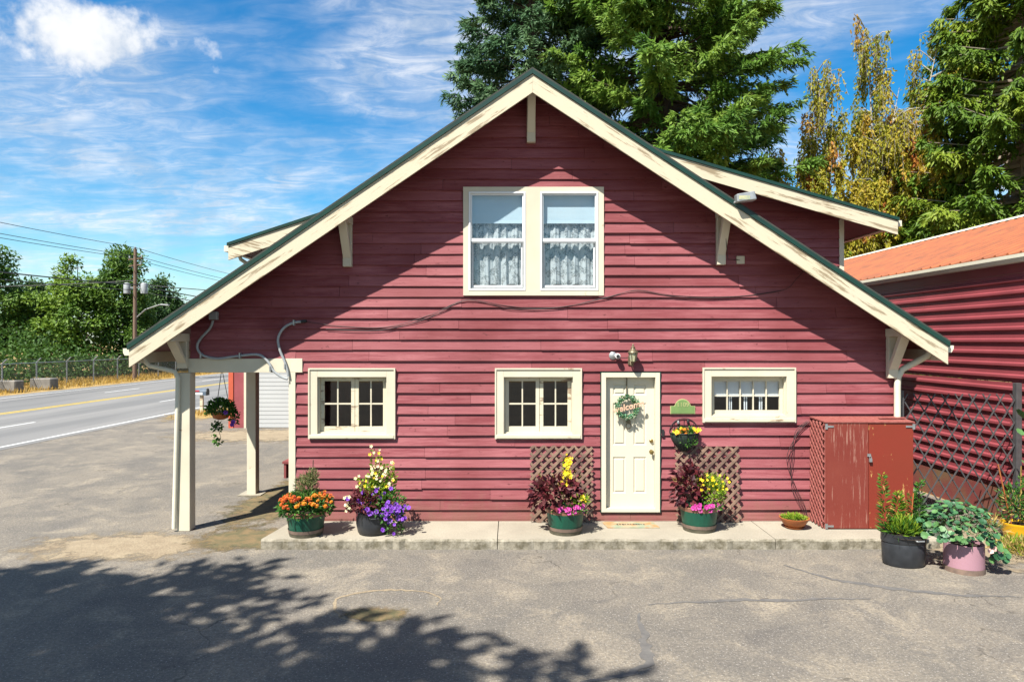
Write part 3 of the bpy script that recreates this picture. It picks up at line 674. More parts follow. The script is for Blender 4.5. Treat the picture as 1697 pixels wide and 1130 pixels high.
# upper pair
up = ob('window', MB().box(PX(768), PX(777), -.05, 0, PZ(490), PZ(311)).box(PX(991), PX(1000), -.05, 0, PZ(490), PZ(311))
        .box(PX(871), PX(895), -.05, .1, PZ(482), PZ(319)).box(PX(777), PX(991), -.05, 0, PZ(319), PZ(311)).box(PX(777), PX(991), -.055, 0.0, PZ(490), PZ(482)), M['cream'], house, label='upstairs pair of double-hung windows')
def lace(x0, x1, z0, z1, y, label, seed):
    r = random.Random(seed); nx, nz = 60, 24; vs = []
    for j in range(nz+1):
        for i in range(nx+1):
            u = i/nx; v = j/nz
            yy = y + 0.026*math.sin(u*34 + seed + .7*math.sin(u*11)) * (1.1 - 0.5*v) + 0.008*math.sin(u*90+v*2)
            # scalloped lower hem
            zb = z0 + 0.02 + 0.05*abs(math.sin(u*9.0 + seed))
            vs.append((x0 + (x1-x0)*u, yy, zb + (z1-zb)*v))
    fs = [(j*(nx+1)+i, j*(nx+1)+i+1, (j+1)*(nx+1)+i+1, (j+1)*(nx+1)+i) for j in range(nz) for i in range(nx)]
    return ob('lace_curtain', MB().add(vs, fs), M['lace'], None, label, 'curtain', 'lace curtains upstairs', smooth=True)
m, nt, b, N, L = nodes('white lace'); nn = tex(nt, scale=42, detail=3, rough=0.6, world=True)
b.inputs['Base Color'].default_value = (0.36, 0.39, 0.40, 1); b.inputs['Roughness'].default_value = 0.9
tr = N('ShaderNodeBsdfTransparent'); mx = N('ShaderNodeMixShader'); L(mth(nt, 'MINIMUM', mth(nt, 'ADD', rng(nt, nn, 0.40, 0.60, 0.35, 0.8), rng(nt, tex(nt, scale=9, detail=2, world=True), 0.45, 0.58, 0.0, 0.5)), 0.97), mx.inputs[0]); L(tr.outputs[0], mx.inputs[1]); L(b.outputs[0], mx.inputs[2])
L(mx.outputs[0], nt.nodes['Material Output'].inputs[0]); M['lace'] = m
for i, (a, b_) in enumerate(((777, 871), (895, 991))):
    X0, X1, Zb, Zt = PX(a) + .001, PX(b_) - .001, PZ(482) + .001, PZ(319) - .001
    fr = ob('vinyl_frame', ring_boxes(MB(), X0, X1, Zb, Zt, .03, -.062, .09), M['vinyl'], up, bevel=.003)
    zm = PZ(400)
    ob('sash', ring_boxes(MB(), X0 + .031, X1 - .031, zm - .012, Zt - .031, .022, -.035, .01, tb=.055), M['vinyl'], up, bevel=.002)
    ob('sash', ring_boxes(MB(), X0 + .031, X1 - .031, Zb + .031, zm + .03, .042, .012, .05, tb=.06), M['vinyl'], up, bevel=.002)
    ob('screen_frame', ring_boxes(MB(), X0 + .034, X1 - .034, Zb + .034, zm - .014, .018, -.03, -.016), M['galv'], up)
    ob('pane', MB().box(X0 + .053, X1 - .053, -.015, -.010, zm + .043, Zt - .053), M['glass_up'], up)
    ob('pane', MB().box(X0 + .073, X1 - .073, .028, .033, Zb + .091, zm - .012), M['glass_up'], up)
    lace(X0 + .03, X1 - .03, Zb + .05, PZ(352), 0.115, ('white lace curtain in the left upstairs window', 'white lace curtain in the right upstairs window')[i], i + 1)
    bl = MB()
    for k in range(22):
        z = Zt - .03 - k*.02; bl.box(X0 + .03, X1 - .03, .062, .067, z - .0185, z)
    z = Zt - .03 - 22*.02; bl.box(X0 + .03, X1 - .03, .056, .072, z - .035, z)
    ob('window_blind', bl, M['blind'], None, ('half lowered pale blind in the left upstairs window', 'half lowered pale blind in the right upstairs window')[i], 'blind', 'blinds upstairs')
vb = MB(); vb.box(gx0 - .01, gx1 + .01, .125, .131, (gz0+gz1)/2 - .02, gz1 + .03)
ob('cafe_curtain', vb, M['whitecloth'], None, 'white cloth curtain across the top of the small right window', 'curtain')
for k in range(3):
    x = gx0 + (gx1-gx0)*(0.27 + k*.235); vb = MB().box(x - .035, x - .012, .134, .139, gz0 - .01, gz1 + .02).box(x + .004, x + .02, .134, .139, gz0 - .01, gz1 + .02)
    ob('cloth_strip', vb, M['whitecloth'], None, ('left', 'middle', 'right')[k] + ' pair of hanging white strips in the small right window', 'curtain', 'strips in the small window')

# door
dX0, dX1, dZ0, dZ1 = PX(1003.5), PX(1083.5), PZ(839), PZ(624)
frame = MB(); fx0, fx1, fz0, fz1 = PX(996), PX(1092.5), PZ(847), PZ(617.5)
ring_boxes(frame, fx0, fx1, fz0, fz1, .075, -0.06, 0.13, tb=.06)
door_fr = ob('door_frame', frame, M['cream_door'], house, bevel=.003)
ob('frame_edge', ring_boxes(MB(), fx0 - .016, fx1 + .016, fz0 - .012, fz1 + .016, .0155, -.055, 0.0), M['green_trim'], door_fr)
def door_slab():
    x0, x1, z0, z1 = fx0 + .076, fx1 - .076, fz0 + .061, fz1 - .076
    y = 0.055; a = MB(); w = x1 - x0; st = 0.115*w/0.81
    cols = [(x0 + st*1.1, x0 + w/2 - st*.55), (x0 + w/2 + st*.55, x1 - st*1.1)]
    h = z1 - z0; rows = [(z0 + .105*h, z0 + .385*h), (z0 + .475*h, z0 + .80*h), (z0 + .86*h, z0 + .945*h)]
    pans = [(c0, c1, r0, r1) for (c0, c1) in cols for (r0, r1) in rows]
    for (p, q, r, s) in rects(x0, x1, z0, z1, pans): a.box(p, q, y, y + .04, r, s)
    d = ob('door', a, M['cream_door'], house)
    for (p, q, r, s) in pans:
        i1, i2 = .022, .045
        A = [(p, y, r), (q, y, r), (q, y, s), (p, y, s)]; B = [(p+i1, y+.016, r+i1), (q-i1, y+.016, r+i1), (q-i1, y+.016, s-i1), (p+i1, y+.016, s-i1)]
        C = [(p+i2, y+.003, r+i2), (q-i2, y+.003, r+i2), (q-i2, y+.003, s-i2), (p+i2, y+.003, s-i2)]
        if s - r < .12: C = [(v[0], y+.008, v[2]) for v in [(p+i2,0,r+.035),(q-i2,0,r+.035),(q-i2,0,s-.035),(p+i2,0,s-.035)]]
        fs = [(j, (j+1) % 4, (j+1) % 4+4, j+4) for j in range(4)] + [(j+4, (j+1) % 4+4, (j+1) % 4+8, j+8) for j in range(4)] + [(8, 9, 10, 11)]
        ob('door_panel', MB().add(A + B + C, fs), M['cream_door'], d)
    for yy, nm in ((730, 'deadbolt'), (748, 'door_knob')):
        c = P(1079, yy, y); k = MB(); prof = [(.034, 0), (.034, .012), (.014, .016), (.014, .04), (.03, .05), (.034, .066), (.026, .082), (.0, .086)] if nm == 'door_knob' else [(.032, 0), (.032, .014), (.022, .022), (.022, .034), (.0, .036)]
        vs = []; n = 14
        for r, dd in prof: vs += [(c.x + r*math.cos(2*math.pi*j/n), y - dd, c.z + r*math.sin(2*math.pi*j/n)) for j in range(n)]
        k.add(vs, [(i*n+j, i*n+(j+1) % n, (i+1)*n+(j+1) % n, (i+1)*n+j) for i in range(len(prof)-1) for j in range(n)])
        ob(nm, k, M['brass'], d, smooth=True)
    kc = P(1041, 700, y); k = MB().prism([(kc.x, kc.z + .10), (kc.x - .018, kc.z + .06), (kc.x - .045, kc.z + .02), (kc.x - .03, kc.z - .02), (kc.x + .03, kc.z - .02), (kc.x + .045, kc.z + .02), (kc.x + .018, kc.z + .06)], y - .022, y - .0)
    k.tube([(kc.x + .042*math.sin(t), y - .03, kc.z - .05 + .05*math.cos(t)) for t in [i*2*math.pi/16 for i in range(17)]], .008, 6)
    ob('door_knocker', k, M['bronze'], d)
door_slab()
ob('doorbell', MB().box(PX(1095.5), PX(1099.5), -.06, -.028, PZ(722), PZ(711)), M['blackmetal'], house)

# ------------------------------------------------------------------ things fixed to or hung on the house
def text_mesh(s, size, depth, shear=0.0, bold=0.0):
    cu = bpy.data.curves.new('lettering', 'FONT'); cu.body = s; cu.size = size; cu.extrude = depth; cu.shear = shear; cu.offset = bold
    cu.align_x = 'CENTER'; cu.align_y = 'CENTER'; cu.resolution_u = 3
    t = bpy.data.objects.new('lettering', cu); COL.objects.link(t); bpy.context.view_layer.update()
    me = bpy.data.meshes.new_from_object(t.evaluated_get(bpy.context.evaluated_depsgraph_get())); bpy.data.objects.remove(t); me.name = 'lettering'
    return me
def lettering(s, size, loc, m, parent, rot=(R(90), 0, 0), depth=.004, shear=0., bold=0.):
    me = text_mesh(s, size, depth, shear, bold); me.materials.clear(); me.materials.append(m)
    return share('lettering', me, loc, parent, rot)
# wreath
wc = P(1039.5, 674, -0.01)
wr = empty('door_wreath', (wc.x, wc.y, wc.z), 'green leafy welcome wreath hanging on the front door', 'wreath')
n = 700; t = RNG.uniform(0, 2*np.pi, n); ph = RNG.uniform(0, 2*np.pi, n); rr = 0.155 + 0.05*np.cos(ph)*RNG.uniform(.3, 1, n)
C = np.stack([wc.x + rr*np.cos(t), wc.y - 0.012 + 0.04*np.sin(ph), wc.z + rr*np.sin(t)], 1)
D = np.stack([np.cos(t + .8)*.8, -np.abs(np.sin(ph)) - .2, np.sin(t + .8)*.8], 1) + RNG.normal(size=(n, 3))*.5
M['wreath'] = leaf_mat('wreath leaves', [(0.03, 0.13, 0.05), (0.10, 0.30, 0.16), (0.27, 0.48, 0.30), (0.20, 0.36, 0.08)], .2)
V_, F_, A_ = leaf_geo(C, D, RNG.uniform(.03, .055, n), RNG.uniform(.018, .03, n), RNG.uniform(0, 1, n)); np_ob('leaves', V_, F_, A_, M['wreath'], wr, origin=tuple(wc))
ob('hoop', MB().tube([(wc.x + .155*math.cos(a), wc.y, wc.z + .155*math.sin(a)) for a in [i*math.pi/14 for i in range(29)]], .014, 6), M['bark'], wr)
ob('hanger', MB().box(wc.x - .012, wc.x + .008, .030, .036, wc.z + .16, PZ(625)).box(wc.x - .012, wc.x + .008, .0, .036, wc.z + .155, wc.z + .165), M['bronze'], wr)
lettering('welcome', 0.145, (wc.x, wc.y - .065, wc.z + .005), M['wood_letters'], wr, (R(90), R(-14), 0), .006, .25, .003)
# address plaque
pc = P(1131, 676, -0.035); pl = []
for a in range(0, 181, 12): pl.append((pc.x + .132*math.cos(R(a)), pc.z + .02 + .132*math.sin(R(a))))
pl = [(pc.x + .205, pc.z - .095), (pc.x + .205, pc.z + .035), (pc.x + .14, pc.z + .035)] + pl[1:-1] + [(pc.x - .14, pc.z + .035), (pc.x - .205, pc.z + .035), (pc.x - .205, pc.z - .095)]
plq = ob('address_plaque', MB().prism(pl, -.05, -.03), M['plaque_rim'], None, 'green arched house number plaque beside the front door', 'plaque')
inn = [(pc.x + (x - pc.x)*.94, pc.z + .01 + (z - pc.z - .01)*.90) for x, z in pl]
ob('plate', MB().prism(inn, -.055, -.0505), M['plaque'], plq)
lettering('1109', .105, (pc.x, -.056, pc.z + .055), M['plaque_rim'], plq, depth=.003)
# wall lantern
lc = P(1049, 590, -.17)
lan = empty('wall_lantern', (lc.x, -.03, lc.z - .2), 'aged bronze lantern with amber glass above the front door', 'wall lamp')
ob('wall_plate', MB().lathe([(.0, 0), (.05, .0), (.05, .001)], (0, 0, 0), 4).box(lc.x - .035, lc.x + .035, -.045, -.028, lc.z - .12, lc.z + .02) if False else MB().box(lc.x - .06, lc.x + .01, -.05, -.026, lc.z - .15, lc.z - .0), M['bronze'], lan, bevel=.006)
ob('arm', MB().tube([(lc.x - .025, -.045, lc.z - .09), (lc.x - .02, -.09, lc.z - .15), (lc.x, -.15, lc.z - .16), (lc.x, -.17, lc.z - .11)], .011, 8), M['bronze'], lan, smooth=True)
ob('lamp_body', MB().lathe([(.02, -.11), (.045, -.095), (.05, -.085)], (lc.x, -.17, lc.z), 8), M['bronze'], lan)
ob('lamp_glass', MB().lathe([(.045, -.085), (.07, .05), (.072, .06)], (lc.x, -.17, lc.z), 6), M['lamp_glass'], lan)
rib = MB()
for k in range(6): a = k*math.pi/3; rib.bar((lc.x + .047*math.cos(a), -.17 + .047*math.sin(a), lc.z - .085), (lc.x + .073*math.cos(a), -.17 + .073*math.sin(a), lc.z + .06), .012, .012)
ob('cage', rib, M['bronze'], lan)
ob('lamp_cap', MB().lathe([(.088, .058), (.08, .075), (.05, .10), (.035, .125), (.032, .13), (.04, .14), (.022, .16), (.012, .17), (.015, .18), (.004, .205)], (lc.x, -.17, lc.z), 12), M['bronze'], lan, smooth=True)
# security camera
sc = P(1021, 590, -.1)
cm = empty('security_camera', (sc.x, -.03, sc.z), 'small white and black security camera left of the lantern', 'camera')
def ylathe(prof, c, n=14):
    vs = []
    for r, dd in prof: vs += [(c.x + r*math.cos(2*math.pi*j/n), c.y - dd, c.z + r*math.sin(2*math.pi*j/n)) for j in range(n)]
    k = len(prof); return MB().add(vs, [(i*n+j, i*n+(j+1) % n, (i+1)*n+(j+1) % n, (i+1)*n+j) for i in range(k-1) for j in range(n)] + [tuple(range(n)), tuple(range((k-1)*n, k*n))])
ob('mount', ylathe([(.065, 0), (.065, .03), (.03, .05)], Vector((sc.x - .045, -.026, sc.z + .005))), M['galv'], cm, smooth=True)
ob('camera_head', ylathe([(.03, -.02), (.045, .0), (.047, .05), (.04, .075)], Vector((sc.x + .02, -.09, sc.z))), M['white_paint'], cm, smooth=True)
ob('lens', ylathe([(.03, 0), (.03, .006)], Vector((sc.x + .022, -.166, sc.z - .004))), M['blackmetal'], cm)
ob('cable', MB().tube([(sc.x + .02, -.04, sc.z - .015), (sc.x + .1, -.035, sc.z - .03), (sc.x + .2, -.035, sc.z - .03)], .006, 6), M['cable'], cm)
# flood light on the right bracket
fc = P(1207, 346, -.52)
fl = empty('flood_light', tuple(fc), 'grey flood light on top of the right gable bracket', 'flood light')
ob('junction_box', MB().box(fc.x - .06, fc.x + .05, -.57, -.45, fc.z - .0, fc.z + .06), M['galv'], fl, bevel=.01)
ob('swivel', MB().tube([(fc.x, -.58, fc.z + .03), (fc.x + .06, -.66, fc.z + .07), (fc.x + .12, -.70, fc.z + .11)], .02, 8), M['galv'], fl)
ob('lamp_head', MB().add([(fc.x + a, -.70 + b_, fc.z + c) for (a, b_, c) in ((.06, -.09, .05), (.36, -.09, .09), (.36, .09, .09), (.06, .09, .05), (.05, -.07, .18), (.33, -.07, .23), (.33, .07, .23), (.05, .07, .18))], [(0,3,2,1), (4,5,6,7), (0,1,5,4), (1,2,6,5), (2,3,7,6), (3,0,4,7)]), M['galv'], fl, bevel=.015)
ob('lamp_lens', MB().box(fc.x + .08, fc.x + .25, -.79, -.772, fc.z + .09, fc.z + .15), M['lamp_glass'], fl)
ob('lead', MB().tube([(fc.x - .03, -.5, fc.z), (fc.x + .02, -.3, fc.z - .35), (fc.x + .12, -.12, fc.z - .75), (PX(1226), -.05, PZ(432))], .006, 5), M['cable'], fl)
ob('outlet_box', MB().box(PX(1219), PX(1232), -.06, -.02, PZ(438), PZ(425)), M['cream'], None, 'small cream outlet box below the flood light', 'outlet box', bevel=.004)
# conduits
def spline(pts, k=6):
    out = []; n = len(pts); pts = [Vector(p) for p in pts]
    for i in range(n-1):
        p0, p1, p2, p3 = pts[max(i-1, 0)], pts[i], pts[i+1], pts[min(i+2, n-1)]
        for j in range(k):
            t = j/k; out.append(0.5*((2*p1) + (p2-p0)*t + (2*p0-5*p1+4*p2-p3)*t*t + (3*p1-p0-3*p2+p3)*t**3))
    out.append(pts[-1]); return out
cA = empty('conduit', tuple(P(400, 590, -.07)), 'grey conduit curving from its box down to the porch beam', 'conduit', 'conduits on the wall')
ob('pipe', MB().tube(spline([P(x, y, -.075) for x, y in ((353, 531), (348, 544), (332, 562), (327, 576), (337, 589), (362, 594), (401, 589), (429, 588), (444, 599), (453, 614), (466, 624), (477, 628))]), .021, 8), M['grey_pipe'], cA, smooth=True)
ob('junction_box', MB().box(PX(351), PX(364), -.12, -.028, PZ(530), PZ(517)), M['grey_pipe'], cA, bevel=.006)
for (x, y) in ((337, 589), (401, 589), (451, 611)): ob('clip', MB().box(PX(x) - .012, PX(x) + .012, -.105, -.045, PZ(y) - .045, PZ(y) + .045), M['galv'], cA)
cB = empty('conduit', tuple(P(470, 580, -.07)), 'grey conduit bending up from the porch corner to the wall cable', 'conduit', 'conduits on the wall')
ob('pipe', MB().tube(spline([P(x, y, -.075) for x, y in ((503, 533), (486, 535), (470, 544), (461, 561), (464, 580), (471, 597), (476, 612), (478, 624))]), .021, 8), M['grey_pipe'], cB, smooth=True)
ob('end_cap', MB().tube([P(499, 533, -.075), P(508, 532, -.075)], .026, 8), M['blackmetal'], cB)
for (x, y) in ((490, 535), (475, 607)): ob('clip', MB().box(PX(x) - .012, PX(x) + .012, -.105, -.045, PZ(y) - .045, PZ(y) + .045), M['galv'], cB)
def wallcable(pts, label, r=.0045):
    return ob('wall_cable', MB().tube(spline([P(x, y, -.045) for x, y in pts], 5), r, 5), M['cable'], None, label, 'cable', 'cables strung across the wall')
wallcable([(508, 533), (560, 540), (640, 542), (715, 521), (772, 497), (840, 507), (900, 511), (960, 504), (1010, 492), (1056, 481), (1110, 489), (1170, 492), (1235, 490), (1297, 481)], 'dark upper cable sagging across the gable wall')
wallcable([(540, 545), (630, 547), (712, 526), (773, 498), (850, 512), (930, 509), (1000, 494), (1055, 482), (1120, 492), (1200, 493), (1294, 482), (1320, 462), (1341, 438)], 'dark lower cable running up to the right rake')

# ------------------------------------------------------------------ lattice trellises
def trellis(x0, x1, z0, z1, lean, label):
    root = empty('trellis', ((x0+x1)/2, -.1, z0), label, 'trellis', 'lattice trellises beside the door')
    sp = 0.165
    def ypos(z): return -.035 - lean*(z1 - z)/(z1-z0)
    for sgn, dy in ((1, -.016), (-1, 0.0)):
        c = -3.0
        while c < 4:
            # line x - x0 = sgn*(z - z0) + c
            pts = []
            lo, hi = (z0, z1)
            za = max(lo, z0 + min(((x0 - x0 - c)*sgn), ((x1 - x0 - c)*sgn))); zb_ = min(hi, z0 + max((-c)*sgn, (x1 - x0 - c)*sgn))
            if zb_ - za > 0.04:
                xa = x0 + sgn*(za - z0) + c; xb = x0 + sgn*(zb_ - z0) + c
                ob('slat', MB().bar((xa, ypos(za) + dy, za), (xb, ypos(zb_) + dy, zb_), .014, .042, up=(sgn*-1, 0, 1)), M['trellis'], root)
            c += sp
    return root
trellis(PX(879), PX(981), .152, PZ(738), .10, 'brown wooden lattice left of the door')
trellis(PX(1118), PX(1223), .152, PZ(739), .10, 'brown wooden lattice right of the door')

# ------------------------------------------------------------------ planters and flowers
M['coleus'] = leaf_mat('dark red coleus', [(0.03, 0.005, 0.010), (0.075, 0.009, 0.016), (0.15, 0.022, 0.028), (0.07, 0.02, 0.02)], .2)
M['green_leaf'] = leaf_mat('green leaves', [(0.02, 0.075, 0.012), (0.05, 0.16, 0.02), (0.11, 0.25, 0.03)], .3)
M['lime_leaf'] = leaf_mat('lime leaves', [(0.10, 0.22, 0.012), (0.22, 0.36, 0.02), (0.36, 0.44, 0.04)], .35)
M['sage_leaf'] = leaf_mat('conifer needles', [(0.10, 0.13, 0.04), (0.20, 0.23, 0.08), (0.30, 0.30, 0.13)], .2)
M['blue_leaf'] = leaf_mat('bluish green leaves', [(0.03, 0.12, 0.05), (0.07, 0.22, 0.09), (0.18, 0.36, 0.17)], .3)
M['straw'] = leaf_mat('straw stems', [(0.40, 0.25, 0.07), (0.55, 0.40, 0.13), (0.30, 0.24, 0.06)], .2)
M['fl_orange'] = pmat('orange petals', (0.62, 0.13, 0.006), (0.42, 0.045, 0.005), 14, 0.6, lo=.4, hi=.6)
M['fl_gold'] = pmat('golden orange petals', (0.70, 0.26, 0.010), (0.62, 0.16, 0.008), 14, 0.6)
M['fl_purple'] = pmat('purple petals', (0.20, 0.045, 0.44), (0.13, 0.02, 0.32), 20, 0.5)
M['fl_pink'] = pmat('magenta petals', (0.55, 0.04, 0.28), (0.45, 0.035, 0.24), 20, 0.5)
M['fl_yellow'] = pmat('yellow petals', (0.85, 0.66, 0.015), (0.80, 0.55, 0.01), 20, 0.5)
M['fl_cream'] = pmat('cream petals', (0.80, 0.74, 0.48), (0.78, 0.68, 0.30), 20, 0.5)
M['fl_mixed'] = pmat('orange yellow pansy petals', (0.85, 0.30, 0.012), (0.85, 0.60, 0.02), 16, 0.5, lo=.42, hi=.55)
M['fl_palepink'] = pmat('pale pink petals', (0.80, 0.48, 0.42), None, 20, 0.5)
def flower_mesh(kind, m):
    a = MB()
    if kind == 'pom':           # ruffled marigold head
        for lay, (r, z, n) in enumerate(((1.0, 0, 11), (.78, .26, 9), (.5, .48, 7))):
            for k in range(n):
                t = 2*math.pi*(k + .5*lay)/n; t2 = t + math.pi/n; t0 = t - math.pi/n
                a.add([(.2*r*math.cos(t), .2*r*math.sin(t), z - .15), (r*.8*math.cos(t0), r*.8*math.sin(t0), z + .10), (r*math.cos(t), r*math.sin(t), z + .02), (r*.8*math.cos(t2), r*.8*math.sin(t2), z + .10)], [(0, 1, 2, 3)])
        a.lathe([(.35, .5), (.2, .62), (.02, .64)], (0, 0, 0), 6)
    elif kind == 'trumpet':     # five-lobed petunia
        n = 20; vs = [(0, 0, -.55)]
        for k in range(n): t = 2*math.pi*k/n; vs.append((.28*math.cos(t), .28*math.sin(t), -.12))
        for k in range(n):
            t = 2*math.pi*k/n; r = 1 - .16*(0.5 + .5*math.cos(5*t)); vs.append((r*math.cos(t), r*math.sin(t), .06*math.cos(10*t)))
        a.add(vs, [(0, k+1, (k+1) % n+1) for k in range(n)] + [(k+1, k+1+n, (k+1) % n+1+n, (k+1) % n+1) for k in range(n)])
    else:                       # small lipped blossom
        for k in range(5):
            t = 2*math.pi*k/5; a.add([(0, 0, 0), (.7*math.cos(t-.5), .7*math.sin(t-.5), .35), (1.0*math.cos(t), 1.0*math.sin(t), .3), (.7*math.cos(t+.5), .7*math.sin(t+.5), .35)], [(0, 1, 2, 3)])
    me = bpy.data.meshes.new('flower'); me.from_pydata(a.v, [], a.f); me.materials.append(m); return me
FM = {k: flower_mesh(s, M[k]) for k, s in (('fl_orange', 'pom'), ('fl_gold', 'pom'), ('fl_purple', 'trumpet'), ('fl_pink', 'trumpet'), ('fl_yellow', 'lip'), ('fl_cream', 'lip'), ('fl_mixed', 'trumpet'), ('fl_palepink', 'trumpet'))}
def flower(kind, loc, size, parent, facing=(0, -0.6, 0.8)):
    f = Vector(facing) + Vector((random.uniform(-.45, .45), random.uniform(-.3, .3), random.uniform(-.3, .3)))
    q = f.to_track_quat('Z', 'Y').to_euler()
    return share('flower', FM[kind], loc, parent, q, size)
def dome(n, c, rx_, ry_, rz_, inner=.35, zmin=-.2):
    d = nrmz(RNG.normal(size=(n*3, 3))); d = d[d[:, 2] > zmin][:n]; r = RNG.uniform(inner, 1, len(d))[:, None]**.6
    return np.array(c) + d*r*np.array((rx_, ry_, rz_)), d
def foliage(name, parts, m, parent, origin, kind=None):
    V_, F_, A_ = cat_geo(parts); return np_ob(name, V_, F_, A_, m, parent, origin=origin, kind=kind)
def bush_geo(n, c, r3, ln, wd, inner=.35, zmin=-.2, upb=.3, flatup=True):
    C, d = dome(n, c, *r3, inner=inner, zmin=zmin); k = len(C)
    D = d + RNG.normal(size=(k, 3))*.5 + np.array((0, 0, upb))
    return leaf_geo(C, D, RNG.uniform(.7, 1.2, k)*ln, RNG.uniform(.7, 1.2, k)*wd, RNG.uniform(0, 1, k), flat=(d*.6 + np.array((0, -.4, .6))) if flatup else None)
def spike_geo(base, top, n, ln, wd, droop=0.0, r=0.02):
    base = np.array(base); top = np.array(top); t = RNG.uniform(0, 1, n)[:, None]
    a = RNG.uniform(0, 2*np.pi, n); out = np.stack([np.cos(a), np.sin(a), np.full(n, .7 - droop)], 1)
    return leaf_geo(base + (top-base)*t + out*r, out, ln*(1.15 - .7*t[:, 0]), wd, RNG.uniform(0, 1, n))
def half_barrel(x, y, z, r, h, label, cat='planter'):
    rt = empty('tub_planter', (x, y, z), label, cat, 'green half barrel tubs')
    rb_ = r*.80
    ob('tub', MB().lathe([(rb_, .0), (rb_ + (r-rb_)*.25, h*.25), (r*.985, h*.86), (r, h), (r - .03, h), (r - .04, h - .05)], (x, y, z), 28), M['barrel_green'], rt, smooth=True)
    def rad(t): return rb_ + (r - rb_)*t
    ob('rim_hoop', MB().lathe([(rad(.84) + .004, h*.84), (r + .008, h*1.0), (r + .002, h*1.012), (r - .02, h*1.012)], (x, y, z), 28, cap=False), M['hoop'], rt, smooth=True)
    ob('lower_hoop', MB().lathe([(rad(.14) + .012, h*.15), (rad(.28) + .013, h*.29)], (x, y, z), 28, cap=False), M['hoop_grey'], rt, smooth=True)
    ob('base_hoop', MB().lathe([(rb_ + .006, .0), (rad(.13) + .011, h*.135)], (x, y, z), 28, cap=False), M['barrel_base'], rt, smooth=True)
    ob('soil', MB().lathe([(.02, h - .045), (r - .035, h - .05)], (x, y, z), 20), M['soil'], rt)
    return rt
WZ = 0.15
# marigold tub
hx, hy = -3.17, -0.80
half_barrel(hx, hy, WZ, .30, .37, 'green half barrel tub holding orange marigolds at the corner')
mg = empty('marigold_plant', (hx, hy, WZ + .33), 'orange marigolds spilling over the left green tub', 'flowers')
c0 = (hx, hy - .02, WZ + .42)
foliage('leaves', [bush_geo(1500, c0, (.42, .36, .24), .07, .03, .3, -.45)], M['green_leaf'], mg, c0)
r_ = random.Random(5)
for k in range(92):
    a = r_.uniform(0, 6.28); q = r_.uniform(.35, 1)**.6; zz = math.sqrt(max(0, 1 - q*q*.8))
    x, y = hx + .42*q*math.cos(a), hy - .03 + .36*q*math.sin(a); 
    flower('fl_gold' if x > hx - .05 and r_.random() < .62 else 'fl_orange', (x, y, WZ + .40 + .25*zz + r_.uniform(-.05, .04)), r_.uniform(.026, .042), mg)
cf = empty('dwarf_conifer', (hx, hy + .08, WZ + .33), 'small pale green conifer with a stake behind the marigolds', 'plant')
foliage('needles', [bush_geo(900, (hx - .02, hy + .10, WZ + .66), (.17, .15, .26), .085, .014, .1, -.8, .35, False), bush_geo(250, (hx + .06, hy + .1, WZ + .86), (.09, .08, .13), .07, .012, .1, -.8, .5, False)], M['sage_leaf'], cf, (hx, hy + .08, WZ + .33))
ob('stake', MB().tube([(hx + .05, hy + .1, WZ + .3), (hx + .075, hy + .12, WZ + 1.12)], .008, 6), M['bark'], cf)
ob('stem', MB().tube([(hx, hy + .1, WZ + .3), (hx + .02, hy + .1, WZ + .85)], .012, 6), M['bark'], cf)
# black kettle with petunias
kx, ky = -2.15, -0.72
kt = empty('kettle_planter', (kx, ky, WZ), 'black kettle planter overflowing with purple petunias', 'planter')
ob('kettle', MB().lathe([(.20, 0), (.235, .03), (.262, .16), (.262, .31), (.275, .335), (.262, .35), (.235, .345), (.225, .30)], (kx, ky, WZ), 28), M['blackpot'], kt, smooth=True)
ob('soil', MB().lathe([(.02, .31), (.235, .305)], (kx, ky, WZ), 20), M['soil'], kt)
ob('handle', MB().tube([(kx + .0, ky - .275, WZ + .29), (kx + .03, ky - .30, WZ + .285), (kx + .13, ky - .27, WZ + .285), (kx + .16, ky - .225, WZ + .29)], .01, 6), M['blackpot'], kt)
pp = empty('petunia_plant', (kx + .2, ky, WZ + .3), 'purple petunias trailing over the right side of the black kettle', 'flowers')
foliage('leaves', [bush_geo(700, (kx + .20, ky - .06, WZ + .42), (.33, .28, .26), .055, .026, .3, -.7), bush_geo(350, (kx + .32, ky - .12, WZ + .22), (.20, .17, .22), .05, .025, .2, -.9)], M['green_leaf'], pp, (kx + .2, ky, WZ + .3))
for k in range(74):
    if k < 46: x, y, z = kx + .33 + r_.gauss(0, .125), ky - .22 + r_.uniform(-.10, .06), WZ + .36 + r_.gauss(0, .17)
    elif k < 62: x, y, z = kx + r_.uniform(-.1, .35), ky - .30 + r_.uniform(-.04, .04), WZ + .40 + r_.uniform(-.06, .08)
    else: x, y, z = kx + r_.uniform(-.4, .3), ky - .15 + r_.uniform(-.1, .1), WZ + .60 + r_.uniform(-.1, .12)
    flower('fl_purple', (x, y, max(z, WZ + .06)), r_.uniform(.026, .042), pp, (.15, -1, .35))
cl = empty('coleus_plant', (kx - .12, ky, WZ + .3), 'dark red coleus on the left side of the black kettle', 'plant')
foliage('leaves', [bush_geo(520, (kx - .12, ky - .08, WZ + .46), (.25, .24, .19), .095, .032, .3, -.4, -.05)], M['coleus'], cl, (kx - .12, ky, WZ + .3))
sn = empty('snapdragon_plant', (kx, ky + .06, WZ + .3), 'tall white and yellow snapdragons in the black kettle', 'flowers')
sp = []
